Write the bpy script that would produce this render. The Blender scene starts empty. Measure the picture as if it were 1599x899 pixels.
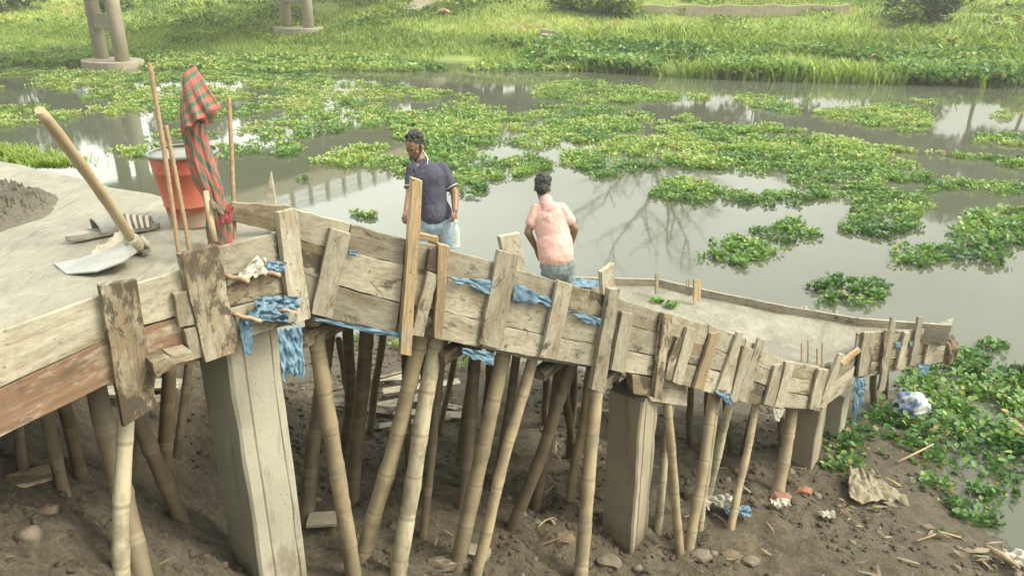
import bpy, bmesh, math, random
import numpy as np
from mathutils import Vector, Matrix, noise
random.seed(7); RN = np.random.default_rng(11)
R = math.radians
SC = bpy.context.scene; USE_HAZE = True
COL = SC.collection
# ---------------------------------------------------------------- camera, sky, sun, exposure
CAMZ = 4.5; PITCH = 22.0; FPX = 1200.0
cam_d = bpy.data.cameras.new('camera'); cam = bpy.data.objects.new('camera', cam_d); COL.objects.link(cam)
cam.location = (0, 0, CAMZ); cam.rotation_euler = (R(90 - PITCH), 0, 0)
cam_d.sensor_width = 36; cam_d.lens = 36 * FPX / 1599; cam_d.clip_end = 2000; cam_d.clip_start = .05
SC.camera = cam
SUN_EL, SUN_AZ = 50.0, 98.0            # azimuth from +Y, negative = towards -X
w = bpy.data.worlds.new('World'); SC.world = w; w.use_nodes = True
nt = w.node_tree; nt.nodes.clear()
sky = nt.nodes.new('ShaderNodeTexSky'); sky.sky_type = 'NISHITA'; sky.sun_disc = False
sky.sun_elevation = R(SUN_EL); sky.sun_rotation = R(SUN_AZ); sky.air_density = 1.3; sky.dust_density = 6.0; sky.ozone_density = 1.0
hs = nt.nodes.new('ShaderNodeHueSaturation'); hs.inputs['Saturation'].default_value = .25
tintn = nt.nodes.new('ShaderNodeMix'); tintn.data_type = 'RGBA'; tintn.blend_type = 'MULTIPLY'; tintn.inputs[0].default_value = 1
tintn.inputs[7].default_value = (1.0, .99, .86, 1)
bg = nt.nodes.new('ShaderNodeBackground'); bg.inputs['Strength'].default_value = .15
wo = nt.nodes.new('ShaderNodeOutputWorld')
nt.links.new(sky.outputs[0], hs.inputs['Color']); nt.links.new(hs.outputs[0], tintn.inputs[6])
# added gain: hazy sky brightened left and ahead, plus soft cloud, to lift water reflections
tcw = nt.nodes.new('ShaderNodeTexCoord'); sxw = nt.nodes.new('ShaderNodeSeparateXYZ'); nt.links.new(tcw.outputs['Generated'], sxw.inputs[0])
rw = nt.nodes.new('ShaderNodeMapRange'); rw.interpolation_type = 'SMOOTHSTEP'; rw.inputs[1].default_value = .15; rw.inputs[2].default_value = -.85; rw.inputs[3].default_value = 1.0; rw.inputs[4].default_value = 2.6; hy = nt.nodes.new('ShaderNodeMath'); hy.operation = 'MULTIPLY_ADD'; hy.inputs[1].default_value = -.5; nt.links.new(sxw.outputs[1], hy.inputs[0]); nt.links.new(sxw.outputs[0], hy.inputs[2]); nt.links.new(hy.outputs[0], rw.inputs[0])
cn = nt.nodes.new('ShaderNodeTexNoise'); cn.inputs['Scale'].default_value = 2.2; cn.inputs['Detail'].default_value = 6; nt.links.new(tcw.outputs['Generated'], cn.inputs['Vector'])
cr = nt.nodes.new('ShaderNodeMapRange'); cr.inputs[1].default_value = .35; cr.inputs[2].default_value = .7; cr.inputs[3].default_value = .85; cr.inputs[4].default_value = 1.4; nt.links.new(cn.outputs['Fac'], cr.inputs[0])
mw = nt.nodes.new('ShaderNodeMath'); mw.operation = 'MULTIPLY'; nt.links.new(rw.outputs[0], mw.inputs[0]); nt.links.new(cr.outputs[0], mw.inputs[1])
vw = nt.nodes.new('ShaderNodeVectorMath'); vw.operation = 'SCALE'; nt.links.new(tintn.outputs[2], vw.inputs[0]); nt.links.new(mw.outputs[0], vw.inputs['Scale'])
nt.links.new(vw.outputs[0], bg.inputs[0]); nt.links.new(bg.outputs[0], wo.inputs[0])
sd = bpy.data.lights.new('sun', 'SUN'); sd.energy = 1.25; sd.angle = R(13); sd.color = (1, .93, .78)
sun = bpy.data.objects.new('sun', sd); COL.objects.link(sun)
sv = Vector((math.sin(R(SUN_AZ)) * math.cos(R(SUN_EL)), math.cos(R(SUN_AZ)) * math.cos(R(SUN_EL)), math.sin(R(SUN_EL))))
sun.rotation_euler = sv.to_track_quat('Z', 'Y').to_euler(); sun.location = (-30, 30, 60)
vs = SC.view_settings; vs.view_transform = 'Standard'; vs.look = 'None'; vs.gamma = 1; vs.use_curve_mapping = False; vs.exposure = 1.14

# ---------------------------------------------------------------- helpers
CP, SP = math.cos(R(PITCH)), math.sin(R(PITCH))
def D(u, v):
    x = (u - 800) / FPX; z = (449.5 - v) / FPX
    return Vector((x, CP + z * SP, -SP + z * CP))
def P(u, v, t): return Vector((0, 0, CAMZ)) + D(u, v) * t
def PZ(u, v, z):
    d = D(u, v); return P(u, v, (z - CAMZ) / d.z)
def PY(u, v, y):
    d = D(u, v); return P(u, v, y / d.y)
def px(X, Y, Z):            # arrays -> pixel
    zz = Z - CAMZ; t = Y * CP - zz * SP
    return 800 + FPX * X / t, 449.5 - FPX * (Y * SP + zz * CP) / t, t

def tag(o, label=None, cat=None, group=None, kind=None):
    if label: o['label'] = label
    if cat: o['category'] = cat
    if group: o['group'] = group
    if kind: o['kind'] = kind
    return o
def adopt(o, parent):
    if parent is not None:
        o.parent = parent
        loc = Vector(parent.location)
        o.matrix_parent_inverse = Matrix.Translation(-loc) if parent.type == 'EMPTY' else Matrix()
    return o
def empty(name, loc, label=None, cat=None, group=None):
    o = bpy.data.objects.new(name, None); COL.objects.link(o); o.location = loc; o.empty_display_size = .1
    return tag(o, label, cat, group)
def mesh(name, V, F, mat, parent=None, uv=None, smooth=False, bevel=0, tint=None):
    me = bpy.data.meshes.new(name); me.from_pydata([tuple(v) for v in V], [], [tuple(f) for f in F]); me.update()
    if uv is not None:
        l = me.uv_layers.new(name='UVMap')
        for lp in me.loops: l.data[lp.index].uv = uv[lp.vertex_index]
    if smooth: me.polygons.foreach_set('use_smooth', [True] * len(me.polygons))
    me.materials.append(mat)
    o = bpy.data.objects.new(name, me); COL.objects.link(o); adopt(o, parent)
    if bevel:
        b = o.modifiers.new('bevel', 'BEVEL'); b.width = bevel; b.segments = 2; b.limit_method = 'ANGLE'; b.angle_limit = R(40)
    return o
def fixnormals(o):
    bm = bmesh.new(); bm.from_mesh(o.data); bmesh.ops.recalc_face_normals(bm, faces=bm.faces); bm.to_mesh(o.data); bm.free(); return o
def box_pts(p8, name, mat, parent=None, bevel=.004, uv=None):
    F = [(0, 1, 2, 3), (7, 6, 5, 4), (0, 4, 5, 1), (1, 5, 6, 2), (2, 6, 7, 3), (3, 7, 4, 0)]
    return fixnormals(mesh(name, p8, F, mat, parent, bevel=bevel, uv=uv))
def obox(name, c, ax, ay, az, mat, parent=None, bevel=.004):
    """oriented box from centre and three half-axis vectors"""
    c, ax, ay, az = map(Vector, (c, ax, ay, az))
    p = [c - ax - ay - az, c + ax - ay - az, c + ax + ay - az, c - ax + ay - az]
    p += [q + 2 * az for q in p]
    L = [ax.length * 2, ay.length * 2, az.length * 2]; k = L.index(max(L)); r = random.random() * 20
    o2 = [i for i in range(3) if i != k]
    sg = [(-1, -1, -1), (1, -1, -1), (1, 1, -1), (-1, 1, -1), (-1, -1, 1), (1, -1, 1), (1, 1, 1), (-1, 1, 1)]
    uv = [(s[k] * L[k] / 2 + r, s[o2[0]] * L[o2[0]] / 2 + s[o2[1]] * L[o2[1]] / 2 + r) for s in sg]
    return box_pts(p, name, mat, parent, bevel, uv)
def tube(name, pts, rad, mat, parent=None, n=10, caps=True, uvlen=1.0, smooth=True):
    """tube through points; rad a number or list; returns object"""
    V, F, UV = [], [], []; pts = [Vector(p) for p in pts]
    if not isinstance(rad, (list, tuple)): rad = [rad] * len(pts)
    L = 0; up = Vector((.31, .17, .93)).normalized(); off = random.random() * 9
    for i, p in enumerate(pts):
        a = pts[max(i - 1, 0)]; b = pts[min(i + 1, len(pts) - 1)]; d = (b - a).normalized()
        if i: L += (p - pts[i - 1]).length
        s = d.cross(up)
        if s.length < .1: s = d.cross(Vector((1, 0, 0)))
        s.normalize(); q = d.cross(s)
        for k in range(n):
            th = 2 * math.pi * k / n
            V.append(p + (s * math.cos(th) + q * math.sin(th)) * rad[i]); UV.append((L / uvlen, k / n + off * 0))
    for i in range(len(pts) - 1):
        for k in range(n):
            k2 = (k + 1) % n
            F.append((i * n + k, i * n + k2, (i + 1) * n + k2, (i + 1) * n + k))
    if caps: F.append(tuple(reversed(range(n)))); F.append(tuple(range((len(pts) - 1) * n, len(pts) * n)))
    o = mesh(name, V, F, mat, parent, uv=UV, smooth=smooth)
    if caps:
        o.data.polygons[len(F) - 1].use_smooth = False; o.data.polygons[len(F) - 2].use_smooth = False
    return fixnormals(o)
def bulk(name, V, quads, tint, mat, parent=None):
    """V (N,k,3) float array, quads list of index tuples within one item; tint (N,) -> face attribute"""
    N, k, _ = V.shape; q = np.array(quads, dtype=np.int32); m = len(quads)
    me = bpy.data.meshes.new(name); me.vertices.add(N * k); me.vertices.foreach_set('co', V.astype(np.float32).ravel())
    idx = (np.arange(N, dtype=np.int32)[:, None, None] * k + q[None]).ravel()
    me.loops.add(len(idx)); me.loops.foreach_set('vertex_index', idx)
    me.polygons.add(N * m); me.polygons.foreach_set('loop_start', np.arange(N * m, dtype=np.int32) * 4)
    a = me.attributes.new('tint', 'FLOAT', 'FACE'); a.data.foreach_set('value', np.repeat(tint, m).astype(np.float32))
    me.update(calc_edges=True); me.validate()
    me.materials.append(mat); o = bpy.data.objects.new(name, me); COL.objects.link(o); adopt(o, parent); return o

# ---------------------------------------------------------------- material toolkit
class M:
    def __init__(s, name):
        s.m = bpy.data.materials.new(name); s.m.use_nodes = True; s.t = s.m.node_tree; s.t.nodes.clear()
        s.o = s.n('ShaderNodeOutputMaterial'); s.b = s.n('ShaderNodeBsdfPrincipled'); s.l(s.b.outputs[0], s.o.inputs[0])
    def n(s, t, **k):
        x = s.t.nodes.new(t)
        for a, b in k.items(): setattr(x, a, b)
        return x
    def l(s, a, b): s.t.links.new(a, b)
    def noise(s, scale, vec=None, detail=5, rough=.6, dist=0):
        x = s.n('ShaderNodeTexNoise'); x.inputs['Scale'].default_value = scale; x.inputs['Detail'].default_value = detail
        x.inputs['Roughness'].default_value = rough; x.inputs['Distortion'].default_value = dist
        if vec is not None: s.l(vec, x.inputs['Vector'])
        return x.outputs['Fac']
    def ramp(s, fac, stops, interp='LINEAR'):
        x = s.n('ShaderNodeValToRGB'); x.color_ramp.interpolation = interp
        e = x.color_ramp.elements
        while len(e) < len(stops): e.new(.5)
        for i, (p, c) in enumerate(stops):
            e[i].position = p; c = (c, c, c) if isinstance(c, (int, float)) else c; e[i].color = (*c, 1)
        s.l(fac, x.inputs[0]); return x.outputs[0]
    def mix(s, fac, a, b, mode='MIX'):
        x = s.n('ShaderNodeMix', data_type='RGBA', blend_type=mode)
        for inp, val in ((x.inputs[0], fac), (x.inputs[6], a), (x.inputs[7], b)):
            if isinstance(val, (int, float)): inp.default_value = val if inp.type == 'VALUE' else (val, val, val, 1)
            elif isinstance(val, tuple): inp.default_value = (*val, 1)
            else: s.l(val, inp)
        return x.outputs[2]
    def math(s, op, a, b=0.0):
        x = s.n('ShaderNodeMath', operation=op)
        for i, v in ((0, a), (1, b)):
            if isinstance(v, (int, float)): x.inputs[i].default_value = v
            else: s.l(v, x.inputs[i])
        return x.outputs[0]
    def map(s, vec, scale=(1, 1, 1), rot=(0, 0, 0)):
        x = s.n('ShaderNodeMapping'); x.inputs['Scale'].default_value = scale; x.inputs['Rotation'].default_value = rot; s.l(vec, x.inputs[0]); return x.outputs[0]
    def coord(s, k='Object'): return s.n('ShaderNodeTexCoord').outputs[k]
    def pos(s): return s.n('ShaderNodeNewGeometry').outputs['Position']
    def rnd(s): return s.n('ShaderNodeObjectInfo').outputs['Random']
    def col(s, c):
        if isinstance(c, tuple): s.b.inputs['Base Color'].default_value = (*c, 1)
        else: s.l(c, s.b.inputs['Base Color'])
    def set(s, **k):
        for a, v in k.items():
            i = s.b.inputs[a.replace('_', ' ')]
            if isinstance(v, (int, float)): i.default_value = v
            else: s.l(v, i)
    def bump(s, h, strength=.5, dist=.01):
        x = s.n('ShaderNodeBump'); x.inputs['Strength'].default_value = strength; x.inputs['Distance'].default_value = dist
        s.l(h, x.inputs['Height']); s.l(x.outputs[0], s.b.inputs['Normal']); return x

def wood(name, c1, c2, cement=.5, ccol=(.36, .33, .25), darkst=.35, bright=1, thr=.56):
    m = M(name); uv = m.coord('UV'); r = m.rnd()
    add = m.n('ShaderNodeVectorMath', operation='ADD'); m.l(uv, add.inputs[0])
    cb = m.n('ShaderNodeCombineXYZ'); m.l(m.math('MULTIPLY', r, 37.), cb.inputs[0]); m.l(m.math('MULTIPLY', r, 91.), cb.inputs[1]); m.l(m.math('MULTIPLY', r, 13.), cb.inputs[2]); m.l(cb.outputs[0], add.inputs[1])
    v = add.outputs[0]
    grain = m.noise(1, m.map(v, (5, 130, 1)), 6, .65, .4)
    grain2 = m.noise(1, m.map(v, (1.6, 26, 1)), 3, .6, 1.2)
    base = m.mix(m.ramp(grain2, [(.3, 0), (.7, 1)]), c1, c2)
    base = m.mix(m.ramp(grain, [(.38, 1), (.6, 0)]), base, m.mix(.5, base, (.09, .06, .035)))
    cem = m.ramp(m.noise(1, m.map(v, (3, 7, 1)), 8, .68), [(.62 - .35 * cement, 0), (.70 - .3 * cement, 1)])
    cc = m.mix(m.ramp(m.noise(1, m.map(v, (16, 45, 1)), 7, .8), [(.38, 0), (.62, 1)]), ccol, tuple(x * .62 for x in ccol))
    base = m.mix(m.math('MULTIPLY', cem, .85), base, cc)
    base = m.mix(m.ramp(m.noise(1, m.map(v, (9, 60, 1)), 8, .8), [(.50, 0), (.72, .55)]), base, (.13, .105, .065))
    st = m.ramp(m.noise(1, m.map(v, (5, 10, 1)), 9, .75, .5), [(thr, 0), (thr + .08, 1)])
    base = m.mix(m.math('MINIMUM', m.math('MULTIPLY', st, darkst), .85), base, (.045, .033, .022))
    st3 = m.ramp(m.noise(1, m.map(v, (1.1, 3.2, 1)), 10, .8, 1.2), [(.47, 0), (.62, .62)])
    base = m.mix(st3, base, m.mix(.6, base, (.10, .08, .05)))
    spk = m.ramp(m.noise(1, m.map(v, (60, 75, 1)), 6, .8), [(.58, 0), (.66, .55)])
    base = m.mix(spk, base, (.10, .08, .055))
    st2 = m.ramp(m.noise(1, m.map(v, (38, 30, 1)), 3, .6), [(.66, 0), (.70, 1)])
    base = m.mix(m.math('MULTIPLY', st2, .65), base, (.05, .04, .03))
    hv = m.n('ShaderNodeHueSaturation'); m.l(base, hv.inputs['Color']); hv.inputs['Saturation'].default_value = 1
    m.l(m.math('ADD', m.math('MULTIPLY', r, .45), .78 * bright), hv.inputs['Value']); m.col(hv.outputs[0])
    m.set(Roughness=.85); m.bump(m.mix(.5, grain, cem), .55, .004)
    return m.m
W_OLD = wood('weathered_formwork_wood', (.34, .29, .195), (.27, .23, .16), .66, (.42, .39, .30), .95, .97)
W_STAIN = wood('stained_formwork_wood', (.27, .21, .13), (.19, .145, .09), .45, (.42, .38, .28), 1.5, .9, .49)
W_RED = wood('reddish_formwork_wood', (.22, .13, .075), (.15, .085, .05), .36, (.42, .37, .28), .6, 1.0)
W_NEW = wood('fresh_sawn_wood', (.55, .40, .22), (.48, .36, .21), .15, (.42, .38, .29), .6, .78)
W_DARK = wood('dark_wet_wood', (.12, .085, .055), (.09, .065, .045), .1, (.2, .18, .14), .6)

def bamboo_mat(name, c1, c2):
    m = M(name); uv = m.coord('UV'); sx = m.n('ShaderNodeSeparateXYZ'); m.l(uv, sx.inputs[0]); r = m.rnd()
    pos = m.pos()
    fr = m.math('FRACT', m.math('ADD', sx.outputs[0], .5)); dn = m.math('ABSOLUTE', m.math('SUBTRACT', fr, .5))
    ring = m.ramp(dn, [(.0, 1), (.025, .8), (.05, 0)])
    pale = m.ramp(dn, [(.03, 1), (.12, 0)])
    c = m.mix(m.ramp(m.noise(1, m.map(pos, (9, 9, 3)), 5, .7), [(.3, 0), (.72, 1)]), c1, c2)
    c = m.mix(m.ramp(m.noise(1, m.map(uv, (2, 30, 1)), 5, .7), [(.5, 0), (.75, .55)]), c, (.11, .085, .05))
    c = m.mix(m.math('MULTIPLY', pale, .25), c, (.45, .40, .28))
    c = m.mix(m.math('MULTIPLY', ring, .5), c, (.08, .06, .04))
    c = m.mix(m.ramp(m.noise(1, m.map(pos, (30, 30, 12)), 6, .8), [(.6, 0), (.72, .55)]), c, (.12, .10, .07))
    hv = m.n('ShaderNodeHueSaturation'); m.l(c, hv.inputs['Color']); m.l(m.math('ADD', m.math('MULTIPLY', r, .4), .8), hv.inputs['Value'])
    gz_ = m.n('ShaderNodeSeparateXYZ'); m.l(m.coord('Generated'), gz_.inputs[0]); foot = m.ramp(m.math('ADD', gz_.outputs[2], m.math('MULTIPLY', m.noise(18, pos, 5, .7), .3)), [(.26, .85), (.40, 0)])
    m.col(m.mix(foot, m.mix(m.ramp(m.noise(5, pos, 8, .75, .5), [(.46, 0), (.58, .7)]), hv.outputs[0], (.17, .14, .095)), (.13, .105, .07))); m.set(Roughness=.6); m.bump(m.noise(60, pos), .25, .004)
    return m.m
BAM = bamboo_mat('bamboo_tan', (.33, .27, .165), (.225, .18, .11))
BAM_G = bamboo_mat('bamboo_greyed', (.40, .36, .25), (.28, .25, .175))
BAM_D = bamboo_mat('bamboo_dark', (.145, .112, .07), (.095, .074, .048))  # same bamboo pattern in darker brown, mostly for the rear poles

def concrete(name, c1, c2, stain=(.12, .10, .07), bs=.6, mud=False):
    m = M(name); p = m.pos()
    c = m.mix(m.ramp(m.noise(2.2, p, 8, .65), [(.3, 0), (.7, 1)]), c1, c2)
    c = m.mix(m.ramp(m.noise(14, p, 8, .75), [(.55, 0), (.8, .5)]), c, stain)
    c = m.mix(m.ramp(m.noise(70, p, 2, .5), [(.70, 0), (.74, .6)]), c, stain)
    c = m.mix(m.ramp(m.noise(1, m.map(p, (8, 8, 1.2)), 6, .7), [(.52, 0), (.75, .4)]), c, tuple(x * 1.25 for x in c1))
    vo = m.n('ShaderNodeTexVoronoi'); vo.inputs['Scale'].default_value = 34; m.l(p, vo.inputs['Vector'])
    pit = m.math('MULTIPLY', m.ramp(vo.outputs['Distance'], [(.10, 1), (.16, 0)]), m.ramp(m.noise(6, p, 3), [(.48, 0), (.55, 1)]))
    c = m.mix(m.math('MULTIPLY', pit, .75), c, tuple(x * .3 for x in c2))
    c = m.mix(m.ramp(m.noise(1, m.map(p, (5, 5, .9)), 8, .75, .6), [(.56, 0), (.63, .45)]), c, stain)
    c = m.mix(m.ramp(m.noise(3.5, p, 9, .75, 1.), [(.6, 0), (.68, .5)]), c, tuple(x * .6 for x in c2))
    if mud:
        gz_ = m.n('ShaderNodeSeparateXYZ'); m.l(m.coord('Generated'), gz_.inputs[0])
        c = m.mix(m.ramp(m.math('ADD', gz_.outputs[2], m.math('MULTIPLY', m.noise(7, p, 7, .75), .5)), [(.42, .9), (.56, 0)]), c, (.15, .12, .08))
    m.col(c); m.set(Roughness=.9); m.bump(m.mix(.6, m.noise(9, p, 8, .7), m.noise(60, p, 4, .7)), bs, .01)
    return m.m
CONC = concrete('pier_concrete', (.35, .335, .265), (.28, .265, .205), mud=True)
CONC_D = concrete('pier_concrete_brownish', (.33, .29, .21), (.26, .225, .165), mud=True)
CONC_BR = concrete('bridge_concrete', (.33, .295, .225), (.26, .23, .175))

def slab_mat():
    m = M('wet_slab_concrete'); p = m.pos()
    a = m.noise(1, m.map(p, (2.2, .9, 1), (0, 0, .6)), 7, .62, .8)
    c = m.mix(m.ramp(a, [(.3, 0), (.68, 1)]), (.165, .158, .122), (.255, .245, .195))
    b = m.noise(1, m.map(p, (14, 5, 1), (0, 0, .5)), 6, .7, 1.5)
    c = m.mix(m.ramp(b, [(.5, 0), (.72, .6)]), c, (.13, .12, .088))
    c = m.mix(m.ramp(m.noise(5, p, 10, .8, 1.), [(.5, 0), (.6, .6)]), c, (.30, .29, .235))
    c = m.mix(m.ramp(m.noise(1.3, p, 6, .6), [(.55, 0), (.7, .5)]), c, (.23, .21, .155))
    c = m.mix(m.ramp(m.noise(.9, p, 9, .72, .8), [(.50, 0), (.60, .62)]), c, (.11, .104, .08))
    c = m.mix(m.ramp(m.noise(1, m.map(p, (30, 2.5, 1), (0, 0, 1.0)), 7, .75, 2.5), [(.55, 0), (.62, .6)]), c, (.09, .085, .065))
    c = m.mix(m.ramp(m.noise(90, p, 2), [(.66, 0), (.72, .5)]), c, (.2, .19, .16))
    m.col(c); m.set(Roughness=m.ramp(a, [(.3, .55), (.7, .85)]))
    m.bump(m.mix(.45, b, m.noise(22, p, 8, .7)), .8, .012); return m.m
SLAB = slab_mat()

def ground_mat():
    m = M('river_mud'); p = m.pos(); sx = m.n('ShaderNodeSeparateXYZ'); m.l(p, sx.inputs[0])
    n1 = m.noise(1.1, p, 9, .65); n2 = m.noise(7, p, 9, .72); n3 = m.noise(40, p, 6, .7)
    c = m.mix(m.ramp(n2, [(.3, 0), (.7, 1)]), (.065, .052, .034), (.15, .122, .08))
    c = m.mix(m.ramp(n1, [(.45, 0), (.65, .6)]), c, (.12, .098, .062))
    c = m.mix(m.ramp(n3, [(.5, 0), (.75, .6)]), c, (.24, .205, .145))
    c = m.mix(m.ramp(m.noise(3.3, p, 6, .7), [(.60, 0), (.66, .5)]), c, (.09, .12, .035))
    c = m.mix(m.ramp(m.noise(19, p, 10, .82, .8), [(.43, .65), (.54, 0)]), c, (.045, .036, .024))
    c = m.mix(m.ramp(m.noise(13, p, 9, .8, 1.4), [(.57, 0), (.66, .7)]), c, (.30, .255, .18))
    wet = m.ramp(m.math('ADD', sx.outputs[2], m.math('MULTIPLY', m.math('SUBTRACT', n2, .5), .25)), [(.02, 1), (.22, 0)])
    near = m.mix(m.math('MULTIPLY', wet, .55), c, (.085, .07, .045))
    # far bank: grassy soil colours
    g = m.mix(m.ramp(m.noise(.35, p, 7, .65), [(.35, 0), (.62, 1)]), (.13, .19, .035), (.25, .31, .07))
    g = m.mix(m.ramp(m.noise(.22, p, 8, .7), [(.60, 0), (.68, .8)]), g, (.30, .24, .15))
    far = m.ramp(m.math('MULTIPLY', sx.outputs[1], .01), [(.30, 0), (.33, 1)])
    m.col(m.mix(far, near, g)); m.set(Roughness=m.ramp(wet, [(0, .95), (1, .45)]))
    m.bump(m.mix(.5, m.noise(15, p, 12, .8, .5), n3), 1.0, .06); return m.m
GROUND = ground_mat()

def leafmat(name, stops, trans=.35, rough=.45):
    m = M(name); a = m.n('ShaderNodeAttribute', attribute_name='tint')
    c = m.ramp(a.outputs['Fac'], stops); m.col(c); m.set(Roughness=rough)
    tr = m.n('ShaderNodeBsdfTranslucent'); m.l(m.mix(1., c, (1.25, 1.35, .75), 'MULTIPLY'), tr.inputs[0])
    mx = m.n('ShaderNodeMixShader'); mx.inputs[0].default_value = trans
    m.l(m.b.outputs[0], mx.inputs[1]); m.l(tr.outputs[0], mx.inputs[2]); m.l(mx.outputs[0], m.o.inputs[0]); return m.m
HYA = leafmat('water_hyacinth_leaf', [(0, (.03, .085, .025)), (.3, (.065, .155, .04)), (.6, (.14, .25, .055)), (.85, (.27, .38, .10)), (1, (.34, .27, .11))], .3, .55)
GRASS = leafmat('bank_grass', [(0, (.05, .11, .02)), (.35, (.15, .235, .04)), (.7, (.30, .39, .075)), (1, (.42, .35, .15))], .35, .6)
BUSH = leafmat('bush_leaf', [(0, (.025, .055, .018)), (.5, (.07, .13, .035)), (1, (.20, .28, .07))], .25, .6)
STRAW = leafmat('dry_straw', [(0, (.16, .12, .07)), (.5, (.19, .15, .095)), (1, (.29, .245, .17))], .1, .8)

def simple(name, c, rough=.6, metal=0, nz=0, nc=None, ns=20, bump=0):
    m = M(name)
    if nc: m.col(m.mix(m.ramp(m.noise(ns, m.coord('Object'), 6, .7), [(.5 - nz / 2, 0), (.55 + nz / 2, 1)]), c, nc))
    else: m.col(c)
    m.set(Roughness=rough, Metallic=metal)
    if bump: m.bump(m.noise(ns, m.coord('Object'), 6, .7), bump, .01)
    return m.m
WATER = M('murky_river_water')
_p = WATER.pos()
WATER.col(WATER.mix(WATER.ramp(WATER.noise(.12, _p, 4), [(.35, 0), (.65, 1)]), (.07, .076, .052), (.09, .097, .07)))
WATER.set(Roughness=.035, IOR=1.5); WATER.bump(WATER.mix(.25, WATER.noise(1.1, _p, 3, .5), WATER.noise(9, _p, 2, .5)), .028, .05)
WATER = WATER.m
BLUE = M('blue_plastic_film'); BLUE.col(BLUE.mix(BLUE.ramp(BLUE.noise(14, BLUE.pos(), 5, .7), [(.4, 0), (.65, 1)]), (.075, .14, .20), (.12, .20, .265))); BLUE.set(Roughness=.6)
BLUE = BLUE.m
WHITE_PL = simple('dirty_white_plastic', (.40, .39, .34), .5, 0, .2, (.3, .28, .22), 12, .4)
print('part1 ok')
# ================================================================ THE GROUND: one sheet, near bank, river bed, far bank
ctrl = []
def G(u, v, zr): p = PZ(u, v, CAMZ + zr); ctrl.append((p.x, p.y, p.z))
for a in [(100, 800, -2.2), (300, 830, -2.6), (480, 898, -3.35), (380, 898, -3.0), (700, 890, -3.35), (900, 890, -3.9), (1020, 880, -4.17), (1285, 745, -4.33),
          (1450, 880, -4.36), (1350, 720, -4.42), (60, 700, -1.95), (115, 760, -2.25), (290, 812, -2.7), (262, 735, -2.9), (480, 825, -3.1),
          (549, 793, -3.4), (662, 837, -3.5), (724, 793, -3.65), (797, 828, -3.7), (888, 783, -3.9), (577, 678, -4.0), (689, 678, -4.12),
          (849, 659, -4.25), (533, 709, -3.75), (1078, 694, -4.3), (1105, 787, -4.17), (1062, 865, -4.14), (1142, 827, -4.18), (1214, 771, -4.3),
          (1366, 629, -4.44), (560, 545, -4.44), (650, 560, -4.43), (850, 590, -4.44), (1420, 800, -4.42), (1540, 760, -4.53), (1599, 720, -4.56),
          (1560, 860, -4.44), (1599, 830, -4.52), (1480, 640, -4.52), (1560, 600, -4.6), (1300, 860, -4.25)]: G(*a)
ctrl += [(-3.5, 3.2, 3.15), (-3.4, 4.7, 2.9), (-4.6, 5.3, 3.3), (-6, 6, 3.1), (-6, 3, 3.4), (-2.6, 6.4, 1.0), (-3.4, 7.6, .3), (-6, 9, .3), (-2.4, 9, .1), (-9, 10, .2),
         (-5, 11, -.3), (0, 10.6, -.35), (3, 9.6, -.35), (6, 9, -.4), (8, 7, -.4), (7, 4.2, -.1), (9, 2, .3), (5, 2.6, .5), (7, -2, 1.8), (3.6, 3.6, .32), (2.4, 2.6, .8),
         (-3, 0, 2.95), (0, .2, 2.65), (3, 0, 2.2), (0, -5, 3.1), (-7, -4, 3.4), (7, -6, 2.9), (1, 1.8, 1.85), (-1, 1.9, 2.2), (-10, 2, 3.4), (-12, 8, 1.2), (-14, 13, -.4), (12, 0, .6), (12, 8, -.5)]
ctrl = np.array(ctrl)
def tps(r2): return .5 * r2 * np.log(r2 + 1e-9)
_n = len(ctrl); _A = np.zeros((_n + 3, _n + 3))
_r2 = ((ctrl[:, None, :2] - ctrl[None, :, :2]) ** 2).sum(-1); _A[:_n, :_n] = tps(_r2) + np.eye(_n) * .25
_A[:_n, _n] = 1; _A[:_n, _n + 1:] = ctrl[:, :2]; _A[_n, :_n] = 1; _A[_n + 1:, :_n] = ctrl[:, :2].T
_W = np.linalg.solve(_A, np.concatenate([ctrl[:, 2], [0, 0, 0]]))
_G1 = RN.random((64, 64)); 
def vn(x, y, s, seed=0):     # tiling value noise on numpy arrays, 0..1
    x = x * s + seed * 7.3; y = y * s + seed * 3.1; ix = np.floor(x).astype(int); iy = np.floor(y).astype(int); fx = x - ix; fy = y - iy
    fx = fx * fx * (3 - 2 * fx); fy = fy * fy * (3 - 2 * fy); g = lambda a, b: _G1[a % 64, b % 64]
    return (g(ix, iy) * (1 - fx) + g(ix + 1, iy) * fx) * (1 - fy) + (g(ix, iy + 1) * (1 - fx) + g(ix + 1, iy + 1) * fx) * fy
def fbm(x, y, s, o=4, seed=0): return sum(vn(x, y, s * 2 ** i, seed + i) / 2 ** i for i in range(o)) / sum(1 / 2 ** i for i in range(o))
def shoreY(X): return 45.5 - .27 * np.clip(X, -45, 60)
def bankz(X, Y):
    s = Y - shoreY(X); h = np.where(s < 0, -.5 + 0 * s, .12 + .165 * s - .0 * s)
    h = np.where(s < 0, np.maximum(-.8, .25 * s), h); h = np.minimum(h, 4.6 + .25 * fbm(X, Y, .1, 3, 2))
    return h + np.where(s > 2, 1, 0) * (fbm(X, Y, .16, 4, 5) - .5) * np.clip(s * .1, 0, 1.0)
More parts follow.
